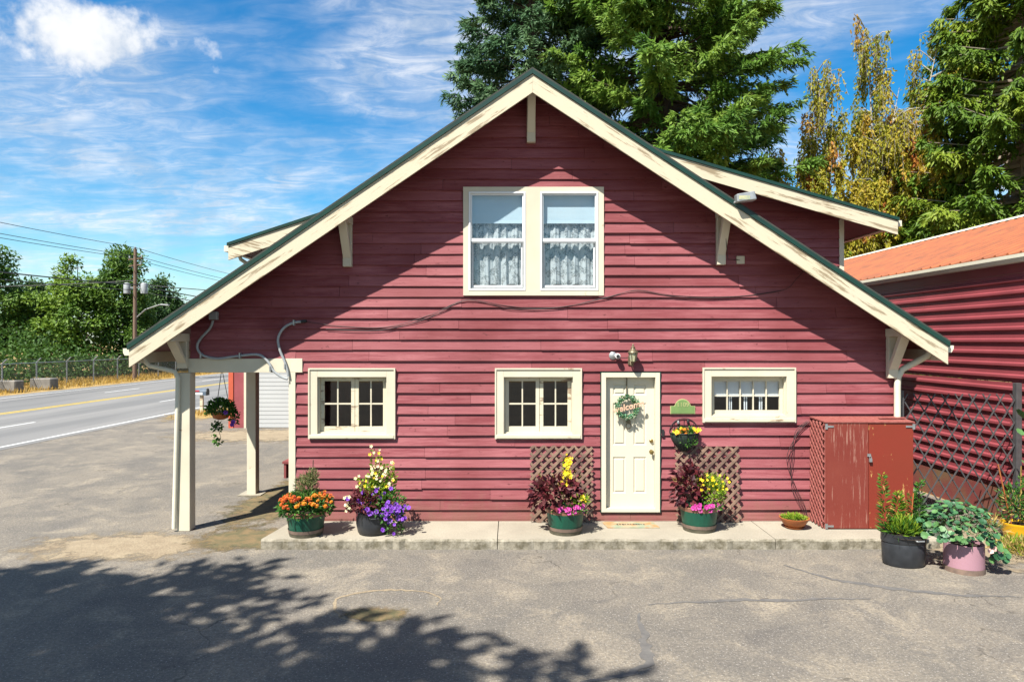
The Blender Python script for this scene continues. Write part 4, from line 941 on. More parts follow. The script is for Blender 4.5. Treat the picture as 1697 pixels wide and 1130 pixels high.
for (dx, h) in ((-.02, 1.10), (.06, .98), (.17, .84), (.27, .80), (.32, .70), (-.10, .66), (.12, .72), (.02, .74), (-.24, .60)):
    sp.append(spike_geo((kx + dx*.6, ky + .05, WZ + .33), (kx + dx + .02, ky + .02, WZ + .3 + h*.88), 130, .10, .03, .1))
    for k in range(7):
        u = r_.uniform(.55, 1.0); flower('fl_cream' if r_.random() < .75 else 'fl_yellow', (kx + dx*(.6 + .4*u) + r_.uniform(-.05, .05), ky + r_.uniform(-.06, .03), WZ + .3 + h*u + r_.uniform(-.03, .03)), r_.uniform(.02, .032), sn, (0, -1, .3))
sp.append(bush_geo(380, (kx + .03, ky + .02, WZ + .58), (.22, .16, .22), .075, .035, .2, -.5))
foliage('leaves', sp, M['lime_leaf'], sn, (kx, ky + .06, WZ + .3))
for k in range(12): flower('fl_cream', (kx - .30 + r_.uniform(-.1, .08), ky - .2 + r_.uniform(-.1, .1), WZ + r_.uniform(.34, .62)), .03, sn, (-.2, -1, .3))
# the two tubs by the door
def door_tub(x, y, side):
    L_ = 'left' if side < 0 else 'right'
    half_barrel(x, y, WZ, .30, .385, 'green half barrel tub with brown hoops %s of the door' % L_)
    c = empty('coleus_plant', (x, y, WZ + .34), 'dark red leafy coleus in the tub %s of the door' % L_, 'plant')
    cx = x - (.14 if side < 0 else .10)
    parts = [bush_geo(300, (cx - .02, y - .03, WZ + .56), (.40, .27, .30), .13, .085, .3, -.45, -.15)] if side < 0 else [bush_geo(270, (cx - .06, y, WZ + .64), (.26, .22, .40), .13, .082, .3, -.55, -.15)]
    foliage('leaves', parts, M['coleus'], c, (x, y, WZ + .34))
    st = []
    for k in range(14):
        a = RNG.uniform(-1.1, 1.1); b0 = np.array((cx + a*.1, y, WZ + .5)); t0 = np.array((cx + a*.36, y - .05, WZ + .74 + RNG.uniform(0, .22)))
        st.append(spike_geo(b0 + (t0-b0)*.5, t0, 26, .035, .009, 0, .004))
    foliage('flower_spikes', st, M['straw'], c, (x, y, WZ + .34))
    s = empty('yellow_snapdragon', (x, y, WZ + .34), ('tall yellow snapdragon rising in the tub left of the door', 'bushy yellow green snapdragon in the tub right of the door')[side > 0], 'flowers')
    if side < 0:
        foliage('leaves', [spike_geo((x + .0, y, WZ + .4), (x + .0, y + .05, WZ + 1.12), 170, .07, .018), bush_geo(120, (x + .22, y - .1, WZ + .5), (.14, .12, .12), .06, .025)], M['lime_leaf'], s, (x, y, WZ + .34))
        for k in range(62):
            u = r_.uniform(0, 1); flower('fl_yellow', (x + .0 + .05*u + r_.uniform(-.075, .075)*(1 - .3*u), y + r_.uniform(-.07, .03), WZ + .66 + .56*u), r_.uniform(.022, .036), s, (0, -1, .2))
        for k in range(6): flower('fl_yellow', (x + .26 + r_.uniform(-.05, .05), y - .15, WZ + .55 + r_.uniform(-.03, .05)), .03, s, (0, -1, .2))
    else:
        foliage('leaves', [bush_geo(1000, (x + .17, y - .02, WZ + .60), (.24, .22, .27), .06, .022, .2, -.6)] + [spike_geo((x + .17 + d_, y, WZ + .6), (x + .17 + d_*1.6, y, WZ + .92 - abs(d_)*.5), 60, .055, .016) for d_ in (-.12, -.04, .05, .13)], M['lime_leaf'], s, (x, y, WZ + .34))
        for k in range(34): d_ = r_.uniform(-.2, .24); flower('fl_yellow', (x + .18 + d_, y - .12 + r_.uniform(-.08, .08), WZ + .76 + r_.uniform(-.08, .17) - abs(d_)*.35), r_.uniform(.018, .03), s, (0, -1, .3))
    p_ = empty('pink_petunia', (x, y - .2, WZ + .36), 'magenta petunias along the rim of the tub %s of the door' % L_, 'flowers')
    foliage('leaves', [bush_geo(220, (x + .05, y - .2, WZ + .38), (.26, .12, .08), .05, .024, .2, -.3)], M['green_leaf'], p_, (x, y - .2, WZ + .36))
    for k in range(15):
        xx = x + ((.27 - .46*r_.random()**1.4) if side < 0 else r_.uniform(-.20, .27)); flower('fl_pink', (xx, y - math.sqrt(max(.0, .0961 - (xx-x)**2))*.98 - .01, WZ + .40 + r_.uniform(-.035, .07)), r_.uniform(.032, .042), p_, (0, -1, .35))
door_tub(.83, -.68, -1); door_tub(2.95, -.54, 1)
# hay-rack basket on the wall
bx, bz = PX(1132.5), PZ(716)
hb = empty('wall_basket', (bx, -.03, bz - .36), 'black half round wire basket of flowers under the plaque', 'flower basket')
vs = []; nA, nB = 14, 7
for j in range(nB+1):
    v = j/nB; rr = math.cos(v*math.pi/2*.93)**.75
    for i in range(nA+1): a = math.pi*i/nA; vs.append((bx + .235*rr*math.cos(a), -.035 - .20*rr*math.sin(a), bz - .30*v))
ob('liner', MB().add(vs, [(j*(nA+1)+i, j*(nA+1)+i+1, (j+1)*(nA+1)+i+1, (j+1)*(nA+1)+i) for j in range(nB) for i in range(nA)]), M['coir'], hb, smooth=True)
wire = MB()
wire.tube([(bx + .24*math.cos(a), -.04, bz + .235*math.sin(a)) for a in [math.pi*i/20 for i in range(21)]], .007, 6)
wire.tube([(bx + .24*math.cos(a), -.035 - .205*math.sin(a), bz) for a in [math.pi*i/16 for i in range(17)]], .007, 6)
for k in range(-2, 3): x = bx + k*.08; wire.tube([(x, -.04, bz), (x, -.04, bz + .235*math.sqrt(max(.02, 1 - (k*.08/.24)**2)))], .0045, 5)
for i in range(1, 8): a = math.pi*i/8; wire.tube([(bx + .24*math.cos(a)*q, -.037 - .205*math.sin(a)*q, bz - .31*w_) for q, w_ in ((1, 0), (.93, .4), (.7, .75), (.2, 1.0))], .004, 5)
ob('wire_frame', wire, M['blackmetal'], hb)
for k, (dx, dz) in enumerate(((-.10, .17), (.06, .19), (-.10, .06), (-.015, .05), (.13, .05))): ob('ornament', MB().lathe([(.004, .03), (.022, .01), (.022, -.02), (.006, -.03)], (bx + dx, -.055, bz + dz), 8), M['galv'] if k % 2 == 0 else M['blackmetal'], hb, smooth=True)
ps = empty('pansy_plant', (bx, -.12, bz), 'orange and yellow pansies in the wall basket', 'flowers')
foliage('leaves', [bush_geo(260, (bx, -.12, bz), (.21, .13, .10), .045, .025, .2, -.1), bush_geo(160, (bx + .04, -.15, bz - .12), (.15, .09, .10), .045, .024, .5, -.9)], M['green_leaf'], ps, (bx, -.12, bz))
for k in range(26): flower(r_.choice(('fl_mixed', 'fl_yellow', 'fl_mixed', 'fl_gold')), (bx + r_.uniform(-.2, .22), -.12 + r_.uniform(-.12, .02), bz + r_.uniform(.0, .09)), r_.uniform(.024, .036), ps, (0, -1, .5))
# doormat
m, nt, b, N, L = nodes('faded floral mat'); n1 = tex(nt, scale=6, detail=4, world=True); n2 = tex(nt, scale=5, detail=3, world=True, loc=(4, 4, 0))
c = mixc(nt, rng(nt, n1, .45, .6), (.36, .31, .20), (.40, .21, .08)); c = mixc(nt, rng(nt, n2, .52, .62, 0, .8), c, (.20, .29, .20)); L(c, b.inputs['Base Color']); b.inputs['Roughness'].default_value = .95; M['mat'] = m
mx0, mx1 = PX(1003, -.4), PX(1090, -.4)
mt = ob('doormat', MB().add([(mx0 - .05 + .03, -.12, .151), (mx1 - .02, -.12, .151), (mx1 + .02, -.47, .151), (mx0 + .03, -.47, .151), (mx0 - .05 + .03, -.12, .163), (mx1 - .02, -.12, .163), (mx1 + .02, -.47, .163), (mx0 + .03, -.47, .163)], [(0,1,2,3), (4,5,6,7), (0,1,5,4), (1,2,6,5), (2,3,7,6), (3,0,4,7)]), M['mat'], None, 'faded floral doormat in front of the cream door', 'doormat')
dk = MB()
for k in range(11): x = (mx0+mx1)/2 - .22 + k*.043; dk.box(x, x + r_.uniform(.015, .034), -.30 - r_.uniform(0, .03), -.255, .1635, .1655)
ob('mat_lettering', dk, M['bark'], mt)
# terracotta bowl
tx, ty = PX(1316, -.45), -.45
tb_ = empty('terracotta_bowl', (tx, ty, WZ), 'low terracotta bowl on a saucer beside the cabinet', 'flower pot')
ob('bowl', MB().lathe([(.12, .03), (.17, .07), (.225, .155), (.23, .17), (.21, .17), (.20, .14)], (tx, ty, WZ), 26), M['terracotta'], tb_, smooth=True)
ob('saucer', MB().lathe([(.12, 0), (.155, .03), (.145, .03), (.12, .012)], (tx, ty, WZ), 24), M['terracotta'], tb_, smooth=True)
ob('soil', MB().lathe([(.02, .15), (.208, .145)], (tx, ty, WZ), 20), M['soil'], tb_)
sd = empty('sedum_plant', (tx, ty, WZ + .15), 'low yellow green sedum filling the terracotta bowl', 'plant'); foliage('leaves', [bush_geo(700, (tx, ty, WZ + .155), (.20, .20, .06), .04, .014, .1, 0, .6)], M['lime_leaf'], sd, (tx, ty, WZ + .15))

# ------------------------------------------------------------------ red cabinet
cx0, cx1, cy, cz0, cz1 = 4.94, 6.33, -.545, WZ, 1.83
cab = empty('storage_cabinet', ((cx0+cx1)/2, -.3, WZ), 'weathered red plywood cabinet with lattice side and padlock', 'cabinet')
mid = PX(1439.5, cy)
ob('door', MB().box(cx0 + .012, mid - .006, cy, cy + .02, cz0 + .02, cz1 - .0), M['cab_l'], cab, label='left door with streaky worn paint')
ob('door', MB().box(mid + .004, cx1, cy + .004, cy + .024, cz0 + .02, cz1 - .005), M['cab_r'], cab, label='right door with chipped paint')
ob('carcass', MB().box(cx0, cx0 + .05, cy + .021, cy + .06, cz0, cz1).box(cx1 - .05, cx1, cy + .025, cy + .06, cz0, cz1).box(cx1 - .02, cx1 + .012, cy + .061, -.04, cz0, cz1 - .002).box(cx0, cx0 + .05, -.09, -.04, cz0, cz1).box(cx0 + .051, cx1 - .051, cy + .03, cy + .06, cz0, cz0 + .06)
   .box(cx0 + .06, cx1 - .06, -.06, -.04, cz0, cz1), M['cab_lat'], cab)
ob('lid', MB().add([(cx0 - .01, cy - .012, cz1 + .002), (cx1 + .02, cy - .012, cz1 + .002), (cx1 + .02, -.04, cz1 + .03), (cx0 - .03, -.04, cz1 + .03), (cx0 - .01, cy - .012, cz1 + .02), (cx1 + .02, cy - .012, cz1 + .02), (cx1 + .02, -.04, cz1 + .05), (cx0 - .03, -.04, cz1 + .05)], [(0,3,2,1), (4,5,6,7), (0,1,5,4), (1,2,6,5), (2,3,7,6), (3,0,4,7)]), M['cab_lat'], cab)
ob('loose_strip', MB().box(5.9, 6.32, -.36, -.30, cz1 + .045, cz1 + .065), M['cab_lat'], cab)
c = -2.0; y0s, y1s = cy + .02, -.045
while c < 2.2:
    for sgn, dx in ((1, -.012), (-1, 0)):
        # diagonal slats on the left side, in the y-z plane
        za = max(cz0 + .02, cz0 + min(-c*sgn, (y1s-y0s-c)*sgn)); zb_ = min(cz1 - .01, cz0 + max(-c*sgn, (y1s-y0s-c)*sgn))
        if zb_ - za > .03: ob('slat', MB().bar((cx0 - .012 + dx, y0s + sgn*(za-cz0) + c, za), (cx0 - .012 + dx, y0s + sgn*(zb_-cz0) + c, zb_), .011, .034, up=(0, -sgn, 1)), M['cab_lat'], cab)
    c += .118
for (x, z) in ((cx0 + .0, cz1 - .06), (cx1 - .12, cz1 - .06), (cx0 + .0, cz0 + .05)): ob('hinge', MB().box(x, x + .13, cy - .008, cy - .001, z - .012, z + .018).box(x - .005 if x < 5.5 else x + .10, x + .035 if x < 5.5 else x + .14, cy - .012, cy - .0085, z - .04, z + .045), M['galv'], cab)
ob('hasp', MB().box(mid - .025, mid + .03, cy - .012, cy - .001, 1.30, 1.345), M['galv'], cab)
ob('padlock', MB().box(mid - .004, mid + .036, cy - .04, cy - .014, 1.22, 1.275).tube([(mid + .004, cy - .027, 1.27), (mid + .004, cy - .027, 1.305), (mid + .016, cy - .027, 1.318), (mid + .028, cy - .027, 1.305), (mid + .028, cy - .027, 1.27)], .005, 6), M['galv'], cab)
wr_ = MB()
for k in range(3): wr_.tube(spline([(4.86 + k*.03, -.05, 1.80), (4.66 + k*.03, -.08, 1.62), (4.62 - k*.05, -.08, 1.2), (4.60 + k*.03, -.07, .75), (4.72 + k*.04, -.08, .45), (4.84, -.1, .22 + k*.04)]), .005, 5)
ob('loose_wire', wr_, M['cable'], None, 'loose black wires hanging left of the red cabinet', 'wire')

# ------------------------------------------------------------------ pots on the right
def pot_soil(x, y, z, r, parent, sx=1): ob('soil', MB().lathe([(.02, z), (r, z - .005)], (x, y, 0), 20, sx=sx), M['soil'], parent)
qx, qy = PX(1497, -1.75), -1.75
q1 = empty('oval_tub', (qx, qy, 0), 'oval black tub with a pale handle at the walk edge', 'planter')
ob('tub', MB().lathe([(.255, 0), (.275, .03), (.29, .30), (.285, .32), (.298, .335), (.295, .43), (.305, .45), (.28, .45), (.27, .40)], (qx, qy, 0), 30, sy=.8), M['blackpot'], q1, smooth=True)
pot_soil(qx, qy, .415, .275, q1)
ob('handle', MB().tube([(qx + .02, qy - .245, .40), (qx + .04, qy - .275, .392), (qx + .13, qy - .265, .392), (qx + .15, qy - .225, .40)], .012, 6), M['galv'], q1)
ly = empty('lily_plant', (qx, qy, .4), 'spiky lily stalks in the oval black tub', 'plant')
foliage('leaves', [spike_geo((qx - .24, qy, .42), (qx - .27, qy + .05, 1.22), 190, .13, .02, .25), spike_geo((qx - .02, qy + .1, .42), (qx - .02, qy + .1, .95), 130, .14, .024, .2), spike_geo((qx + .22, qy + .05, .42), (qx + .27, qy + .05, 1.15), 170, .13, .026, .1), spike_geo((qx + .18, qy + .1, .42), (qx + .17, qy + .1, .95), 110, .12, .022, .1),
   bush_geo(420, (qx, qy - .04, .43), (.28, .20, .20), .10, .018, .1, 0, .8, False)], M['green_leaf'], ly, (qx, qy, .4))
foliage('yellow_leaves', [bush_geo(320, (qx - .05, qy - .08, .45), (.22, .15, .22), .12, .018, .1, 0, .8, False), spike_geo((qx - .02, qy + .08, .7), (qx - .02, qy + .08, .98), 70, .11, .02, .1), spike_geo((qx - .25, qy, .6), (qx - .275, qy + .04, 1.25), 60, .10, .016, .2)], M['lime_leaf'], ly, (qx, qy, .4))
ob('stake', MB().tube([(qx + .12, qy + .05, .4), (qx + .17, qy + .05, .98)], .008, 6), M['terracotta'], ly)
gx, gy = PX(1597, -2.0), -2.0
q2 = empty('pink_tub', (gx, gy, 0), 'faded pink tub with a brown base hoop', 'planter')
ob('tub', MB().lathe([(.245, .0), (.242, .20), (.238, .38), (.215, .38), (.21, .34)], (gx, gy, 0), 28), M['pinkpot'], q2, smooth=True)
ob('base_hoop', MB().lathe([(.251, .0), (.251, .07)], (gx, gy, 0), 28, cap=False), M['hoop_grey'], q2, smooth=True)
pot_soil(gx, gy, .35, .215, q2)
nas = empty('nasturtium_plant', (gx, gy, .4), 'round leaved blue green plant bushing over the pink tub', 'plant')
C, d = dome(520, (gx - .05, gy + .05, .55), .52, .42, .40, .55, -.25)
leafme = MB()
n = 7; vs = [(0, 0, 0)] + [((1 - .12*(k % 2))*math.cos(2*math.pi*k/14), (1 - .12*(k % 2))*math.sin(2*math.pi*k/14), .16) for k in range(14)]
M['nleaf'] = None
def leafmats():
    out = []
    for i, c in enumerate(((0.025, 0.095, 0.035), (0.05, 0.155, 0.06), (0.10, 0.225, 0.07))): out.append(pmat('round leaf %d' % i, c, tuple(x*.75 for x in c), 12, 0.5))
    return out
lms = []
for m_ in leafmats():
    me = bpy.data.meshes.new('leaf'); me.from_pydata(vs, [], [(0, k+1, (k+1) % 14+1) for k in range(14)]); me.materials.append(m_); lms.append(me)
for p_, dd in list(zip(C, d))[:360]:
    if p_[2] < .22: continue
    f = Vector(dd)*.6 + Vector((0, -.25, .75)) + Vector(RNG.normal(size=3))*.35
    share('leaf', random.choice(lms), tuple(p_), nas, f.to_track_quat('Z', 'Y').to_euler(), random.uniform(.026, .052))
for k in range(26):
    share('leaf', random.choice(lms), (gx + .30 + r_.uniform(-.10, .14), gy - .2 + r_.uniform(-.1, .1), .30 + r_.uniform(-.12, .14)), nas, Vector((.2, -.8, .5)).to_track_quat('Z', 'Y').to_euler(), random.uniform(.04, .06))
foliage('stems', [bush_geo(300, (gx - .03, gy + .05, .5), (.42, .34, .32), .12, .012, .1, -.3)], M['green_leaf'], nas, (gx, gy, .4))
foliage('straw_leaves', [bush_geo(90, (gx + .33, gy - .1, .58), (.14, .12, .16), .14, .014, .1, -.3, .5, False)], M['straw'], nas, (gx, gy, .4))
for k in range(3): flower('fl_palepink', (gx + .18 + .06*k, gy - .27, .34 + .03*(k % 2)), .038, nas, (0, -1, .2))
yx, yy = PX(1686, -.55), -.55
q3 = empty('yellow_pot', (yx, yy, 0), 'yellow glazed round pot by the gate post', 'flower pot')
ob('pot', MB().lathe([(.12, .0), (.17, .03), (.215, .13), (.225, .22), (.235, .235), (.235, .255), (.21, .255), (.20, .21)], (yx, yy, .012), 26), M['yellowpot'], q3, smooth=True); pot_soil(yx, yy, .235, .205, q3)
tp = empty('tomato_plant', (yx, yy, .25), 'leggy green plant with stakes in the yellow pot', 'plant')
foliage('leaves', [bush_geo(420, (yx - .03, yy, .55), (.28, .22, .32), .08, .03, .1, -.8), spike_geo((yx, yy, .25), (yx + .06, yy, 1.0), 90, .08, .02)], M['green_leaf'], tp, (yx, yy, .25))
foliage('dry_leaves', [bush_geo(80, (yx - .03, yy - .05, .5), (.22, .2, .26), .09, .02, .1, -.8)], M['straw'], tp, (yx, yy, .25))
ob('stake', MB().tube([(yx - .10, yy, .25), (yx - .32, yy - .02, 1.18)], .011, 6), M['terracotta'], tp); ob('stake', MB().tube([(yx + .04, yy, .25), (yx + .06, yy, 1.15)], .01, 6), M['straw'], tp)
sx_, sy_ = PX(1546, -.75), -.75
q4 = empty('grey_pot', (sx_, sy_, 0), 'small grey green pot behind the pink tub', 'flower pot')
ob('pot', MB().lathe([(.11, .0), (.15, .40), (.18, .41), (.18, .47), (.16, .47), (.15, .42)], (sx_, sy_, .012), 22), M['greypot'], q4, smooth=True); pot_soil(sx_, sy_, .45, .15, q4)
# weeds and big leaves at the right edge
wd = empty('weed_clump', (7.35, -1.55, 0), 'yellow green weeds on the dirt right of the pink tub', 'weeds')
foliage('leaves', [bush_geo(700, (7.42, -1.35, .03), (.42, .42, .20), .10, .016, .1, 0, .7, False)], M['straw'], wd, (7.35, -1.55, 0)); foliage('green_leaves', [bush_geo(420, (7.45, -1.35, .03), (.40, .40, .22), .09, .022, .1, 0, .6, False)], M['lime_leaf'], wd, (7.35, -1.55, 0))
vn = empty('vine', (8.35, -.6, 0), 'broad leaved vine reaching in at the right edge by the gate', 'plant')
ob('stem', MB().tube(spline([(8.35, -.6, 0), (8.25, -.62, .8), (8.12, -.65, 1.6), (8.1, -.65, 2.3)]), .014, 6), M['bark'], vn)
for (x, y, s) in ((1692, 687, .13), (1690, 716, .09), (1697, 745, .10), (1700, 770, .12), (1704, 700, .12)):
    p_ = P(x, y, -.68); share('leaf', lms[2], tuple(p_), vn, (R(random.uniform(25, 75)), R(random.uniform(-40, 40)), R(random.uniform(0, 90))), s*.8)

# ------------------------------------------------------------------ folding gate
gt = empty('folding_gate', (7.4, .06, 0), 'dark grey folding scissor gate closing the alley', 'gate')
ga, gb, gz0, gz1 = 6.52, 8.36, .28, 2.24
ob('gate_post', MB().box(8.37, 8.46, .01, .11, 0, 2.42), M['darkgrey'], gt, bevel=.005); ob('gate_post', MB().box(6.46, 6.51, .03, .09, 0, 2.3), M['darkgrey'], gt)
nx = 8; stp = (gb-ga)/nx; rise = stp*1.62
lines = []
for sgn, yy_ in ((1, .045), (-1, .065)):
    for k in range(-9, nx + 10):
        xa = ga + k*stp; za = gz0
        # slanted bar x = xa + sgn*(z-gz0)/1.62
        zA, zB = gz0, gz1; xA, xB = xa, xa + sgn*(gz1-gz0)/1.62
        def cut(xl):
            return gz0 + (xl - xa)*1.62*sgn
        z_lo, z_hi = max(gz0, min(cut(ga), cut(gb))), min(gz1, max(cut(ga), cut(gb)))
        if z_hi - z_lo < .05: continue
        X = lambda z: xa + sgn*(z-gz0)/1.62
        ob('gate_bar', MB().bar((X(z_lo), yy_, z_lo), (X(z_hi), yy_, z_hi), .012, .020, up=(1, 0, 0.0001)), M['darkgrey'], gt)

# ------------------------------------------------------------------ long red steel building on the right
B0 = 8.55; EZ = 4.63; RZ = 6.17; RXX = B0 + 4.0; by0, by1 = -0.6, 34.0
def bx_at(Y): return B0 + .053*(Y + CAM_D)*0.0
bl = empty('steel_building', (RXX, 16, 0), 'long dark red steel building with a rusty orange roof', 'building')
ob('base_panel', MB().box(B0 + .012, B0 + .06, by0, by1, -.05, .56), M['metal_red_low'], bl)
# horizontal ribs of the wall sheets: each sheet is a part
prof = []; z = .57
pitch = .205
def rib_sheet(y0, y1, z0, z1):
    pts = []; zz = z0
    while zz < z1 - 1e-6:
        for dz, xo in ((0.0, 0.0), (.055, -.0), (.078, -.038), (.118, -.038), (.141, 0.0)):
            if zz + dz <= z1: pts.append((B0 + xo, zz + dz))
        zz += pitch
    pts.append((B0, z1)); n = len(pts)
    vs = [(p[0], y0, p[1]) for p in pts] + [(p[0], y1, p[1]) for p in pts] + [(B0 + .03, y0, z0), (B0 + .03, y0, z1), (B0 + .03, y1, z0), (B0 + .03, y1, z1)]
    fs = [(i, i+1, i+1+n, i+n) for i in range(n-1)] + [tuple(range(n)) + (2*n+1, 2*n)]
    return ob('wall_sheet', MB().add(vs, fs), M['metal_red'], bl)
yy0 = by0
while yy0 < by1 - .1:
    y2 = min(by1, yy0 + 3.45)
    for (za, zb_) in ((.565, 2.411), (2.415, 4.265)): rib_sheet(yy0 + .003, y2 - .003, za, zb_)
    yy0 = y2
ob('fascia_panel', MB().box(B0 - .0, B0 + .05, by0, by1, 4.27, EZ - .05), M['metal_red'], bl)
ob('end_wall', MB().prism([(B0 + .06, 0), (B0 + 8, 0), (B0 + 8, EZ - .08), (RXX, RZ - .08), (B0 + .06, EZ - .08)], by0, by0 + .1), M['metal_red'], bl)
ob('end_wall', MB().prism([(B0 + .06, 0), (B0 + 8, 0), (B0 + 8, EZ - .08), (RXX, RZ - .08), (B0 + .06, EZ - .08)], by1 - .1, by1), M['metal_red'], bl)
rs = (RZ - EZ)/(RXX - B0)
def roof_sheet(y0, y1, far=False):
    pts = []; y = y0
    while y < y1 - 1e-6:
        for dy, h in ((0, 0), (.10, 0), (.125, .028), (.155, .028), (.18, 0)):
            if y + dy <= y1: pts.append((y + dy, h))
        y += .305
    pts.append((y1, 0)); xe = B0 - .12
    vs = [(xe, p[0], EZ - .12*rs + p[1]) for p in pts] + [(RXX, p[0], RZ + p[1]) for p in pts]; n = len(pts)
    vs += [(v[0], v[1], (EZ - .12*rs if v[0] == xe else RZ) - .02) for v in vs]
    fs = [(i, i+1, i+1+n, i+n) for i in range(n-1)] + [(2*n+i, 3*n+i, 3*n+i+1, 2*n+i+1) for i in range(n-1)] + [(i, 2*n+i, 2*n+i+1, i+1) for i in range(n-1)]
    return ob('roof_sheet', MB().add(vs, fs), M['rust_roof'], bl)
y = by0 - .15
while y < by1: roof_sheet(y, min(by1, y + 3.66)); y += 3.66
ob('far_slope', MB().prism([(RXX, RZ - .01), (B0 + 8.1, EZ - .05), (B0 + 8.1, EZ - .09), (RXX, RZ - .05)], by0 - .1, by1), M['rust_roof'], bl)
ob('ridge_cap', MB().prism([(RXX - .22, RZ - .05), (RXX, RZ + .05), (RXX + .22, RZ - .05), (RXX, RZ + .035)], by0 - .16, by1), M['gutter'], bl)
ob('gutter', MB().prism([(B0 - .20, EZ - .07), (B0 - .20, EZ - .13), (B0 - .16, EZ - .20), (B0 - .04, EZ - .20), (B0 - .04, EZ - .18), (B0 - .15, EZ - .18), (B0 - .18, EZ - .125), (B0 - .18, EZ - .07)], by0 - .1, by1), M['gutter'], bl)

# ------------------------------------------------------------------ porch surroundings: basket, garage, step, mailbox
hk = P(366, 686, 1.3)
hbk = empty('hanging_basket', tuple(hk), 'hanging basket of trailing plants under the porch', 'flower basket')
ob('bowl', MB().lathe([(.06, -.10), (.13, -.07), (.17, .03), (.175, .05), (.155, .05)], tuple(hk), 18), M['terracotta'], hbk, smooth=True)
for a in (0.4, 2.5, 4.6): ob('chain', MB().tube([(hk.x + .165*math.cos(a), hk.y + .165*math.sin(a), hk.z + .05), (hk.x + .02, hk.y, BEAM0 + .01)], .006, 5), M['blackmetal'], hbk)
iv = empty('trailing_plant', tuple(hk), 'dark green trailing plant with a few purple flowers in the hanging basket', 'plant')
tr_ = [bush_geo(800, (hk.x, hk.y, hk.z + .08), (.27, .24, .20), .06, .04, .3, -.45), bush_geo(90, (hk.x + .25, hk.y, hk.z - .08), (.10, .1, .16), .06, .04, .1, -.9), bush_geo(90, (hk.x - .02, hk.y - .1, hk.z - .22), (.09, .06, .09), .06, .045, .1, -.9), bush_geo(40, (hk.x - .02, hk.y - .1, hk.z - .50), (.08, .05, .05), .06, .04, .1, -.9), bush_geo(14, (hk.x - .09, hk.y - .1, hk.z - .40), (.04, .03, .02), .05, .035, .1, -.9)]
foliage('leaves', tr_, M['green_leaf'], iv, tuple(hk))
ob('stem', MB().tube(spline([(hk.x, hk.y - .1, hk.z - .1), (hk.x + .02, hk.y - .12, hk.z - .3), (hk.x + .05, hk.y - .12, hk.z - .42), (hk.x, hk.y - .1, hk.z - .52)]), .004, 5), M['bark'], iv)
for (dx, dz) in ((.17, .05), (.29, -.17), (.31, -.12)): flower('fl_purple', (hk.x + dx, hk.y - .2, hk.z + dz), .045, iv, (0, -1, .1))
gy_ = 13.2
gr = empty('garage', (-7, gy_ + 3, 0), 'red garage with a white roll-up door behind the porch', 'garage')
ob('front_wall', MB().box(-10.05, -9.62, gy_, gy_ + .15, 0, 3.1).box(-9.62, -5.6, gy_, gy_ + .15, 2.55, 3.1).box(-6.3, -5.6, gy_, gy_ + .15, 0, 2.55), M['garage_red'], gr)
ob('side_wall', MB().box(-10.05, -9.9, gy_ + .16, gy_ + 6, 0, 3.1), M['garage_red'], gr); ob('side_wall', MB().box(-5.75, -5.6, gy_ + .16, gy_ + 6, 0, 3.1), M['garage_red'], gr)
ob('rear_wall', MB().box(-10.05, -5.6, gy_ + 6.01, gy_ + 6.15, 0, 3.1), M['garage_red'], gr)
ob('corner_trim', MB().box(-10.17, -10.0, gy_ - .03, gy_ - .002, 0, 3.1), M['orange_red'], gr)
ob('roof', MB().box(-10.3, -5.4, gy_ - .3, gy_ + 6.4, 3.101, 3.25), M['shingle'], gr)
ob('door_jamb', MB().box(-9.62, -9.54, gy_ - .02, gy_ + .10, 0, 2.55).box(-6.38, -6.3, gy_ - .02, gy_ + .10, 0, 2.55), M['cream'], gr)
for k in range(17): ob('door_slat', MB().prism([(0, 0)], 0, 0) if False else MB().box(-9.535, -6.385, gy_ + .03 + .0, gy_ + .06, .02 + k*.149, .02 + k*.149 + .134).box(-9.535, -6.385, gy_ + .056, gy_ + .06, .02 + k*.149 + .1345, .02 + (k+1)*.149 - .0005), M['garage_white'], gr)
st_ = MB().box(-5.22, -4.3, 4.2, 4.9, .33, .38).box(-5.19, -5.14, 4.22, 4.88, 0.0, .329).box(-4.36, -4.31, 4.22, 4.88, 0.0, .329).box(-5.13, -4.37, 4.80, 4.84, .02, .329)
ob('wooden_bench', st_, M['step_red'], None, 'low dark red wooden bench under the porch', 'bench')
mbx = P(335, 688, 18.1); mbx.z = 0
ml = empty('mailbox', (mbx.x, mbx.y, 0), 'blue grey mailbox on a pale post beside the road', 'mailbox')
ob('post', MB().box(mbx.x - .07, mbx.x + .05, mbx.y - .06, mbx.y + .06, 0, .78), M['cream_old'], ml)
bz_ = .78; prf = [(-.13, 0), (.13, 0), (.13, .16), (.10, .24), (.04, .28), (-.04, .28), (-.10, .24), (-.13, .16)]
def mailtube(x0, x1, s=1.0): 
    n = len(prf); vs = [(x, mbx.y + p[0]*s, bz_ + .005 + p[1]*s) for x in (x0, x1) for p in prf]
    return MB().add(vs, [tuple(range(n)), tuple(range(2*n-1, n-1, -1))] + [(i, i+n, (i+1) % n+n, (i+1) % n) for i in range(n)])
ob('box', mailtube(mbx.x - .32, mbx.x + .22), M['mailbox'], ml); ob('box_door', mailtube(mbx.x + .221, mbx.x + .26, 1.05), M['blackmetal'], ml)
ob('number_label', MB().box(mbx.x - .22, mbx.x + .08, mbx.y - .138, mbx.y - .131, bz_ + .03, bz_ + .13), M['white_paint'], ml); ob('flag', MB().box(mbx.x - .27, mbx.x - .06, mbx.y - .142, mbx.y - .132, bz_ + .17, bz_ + .225), M['redplastic'], ml)

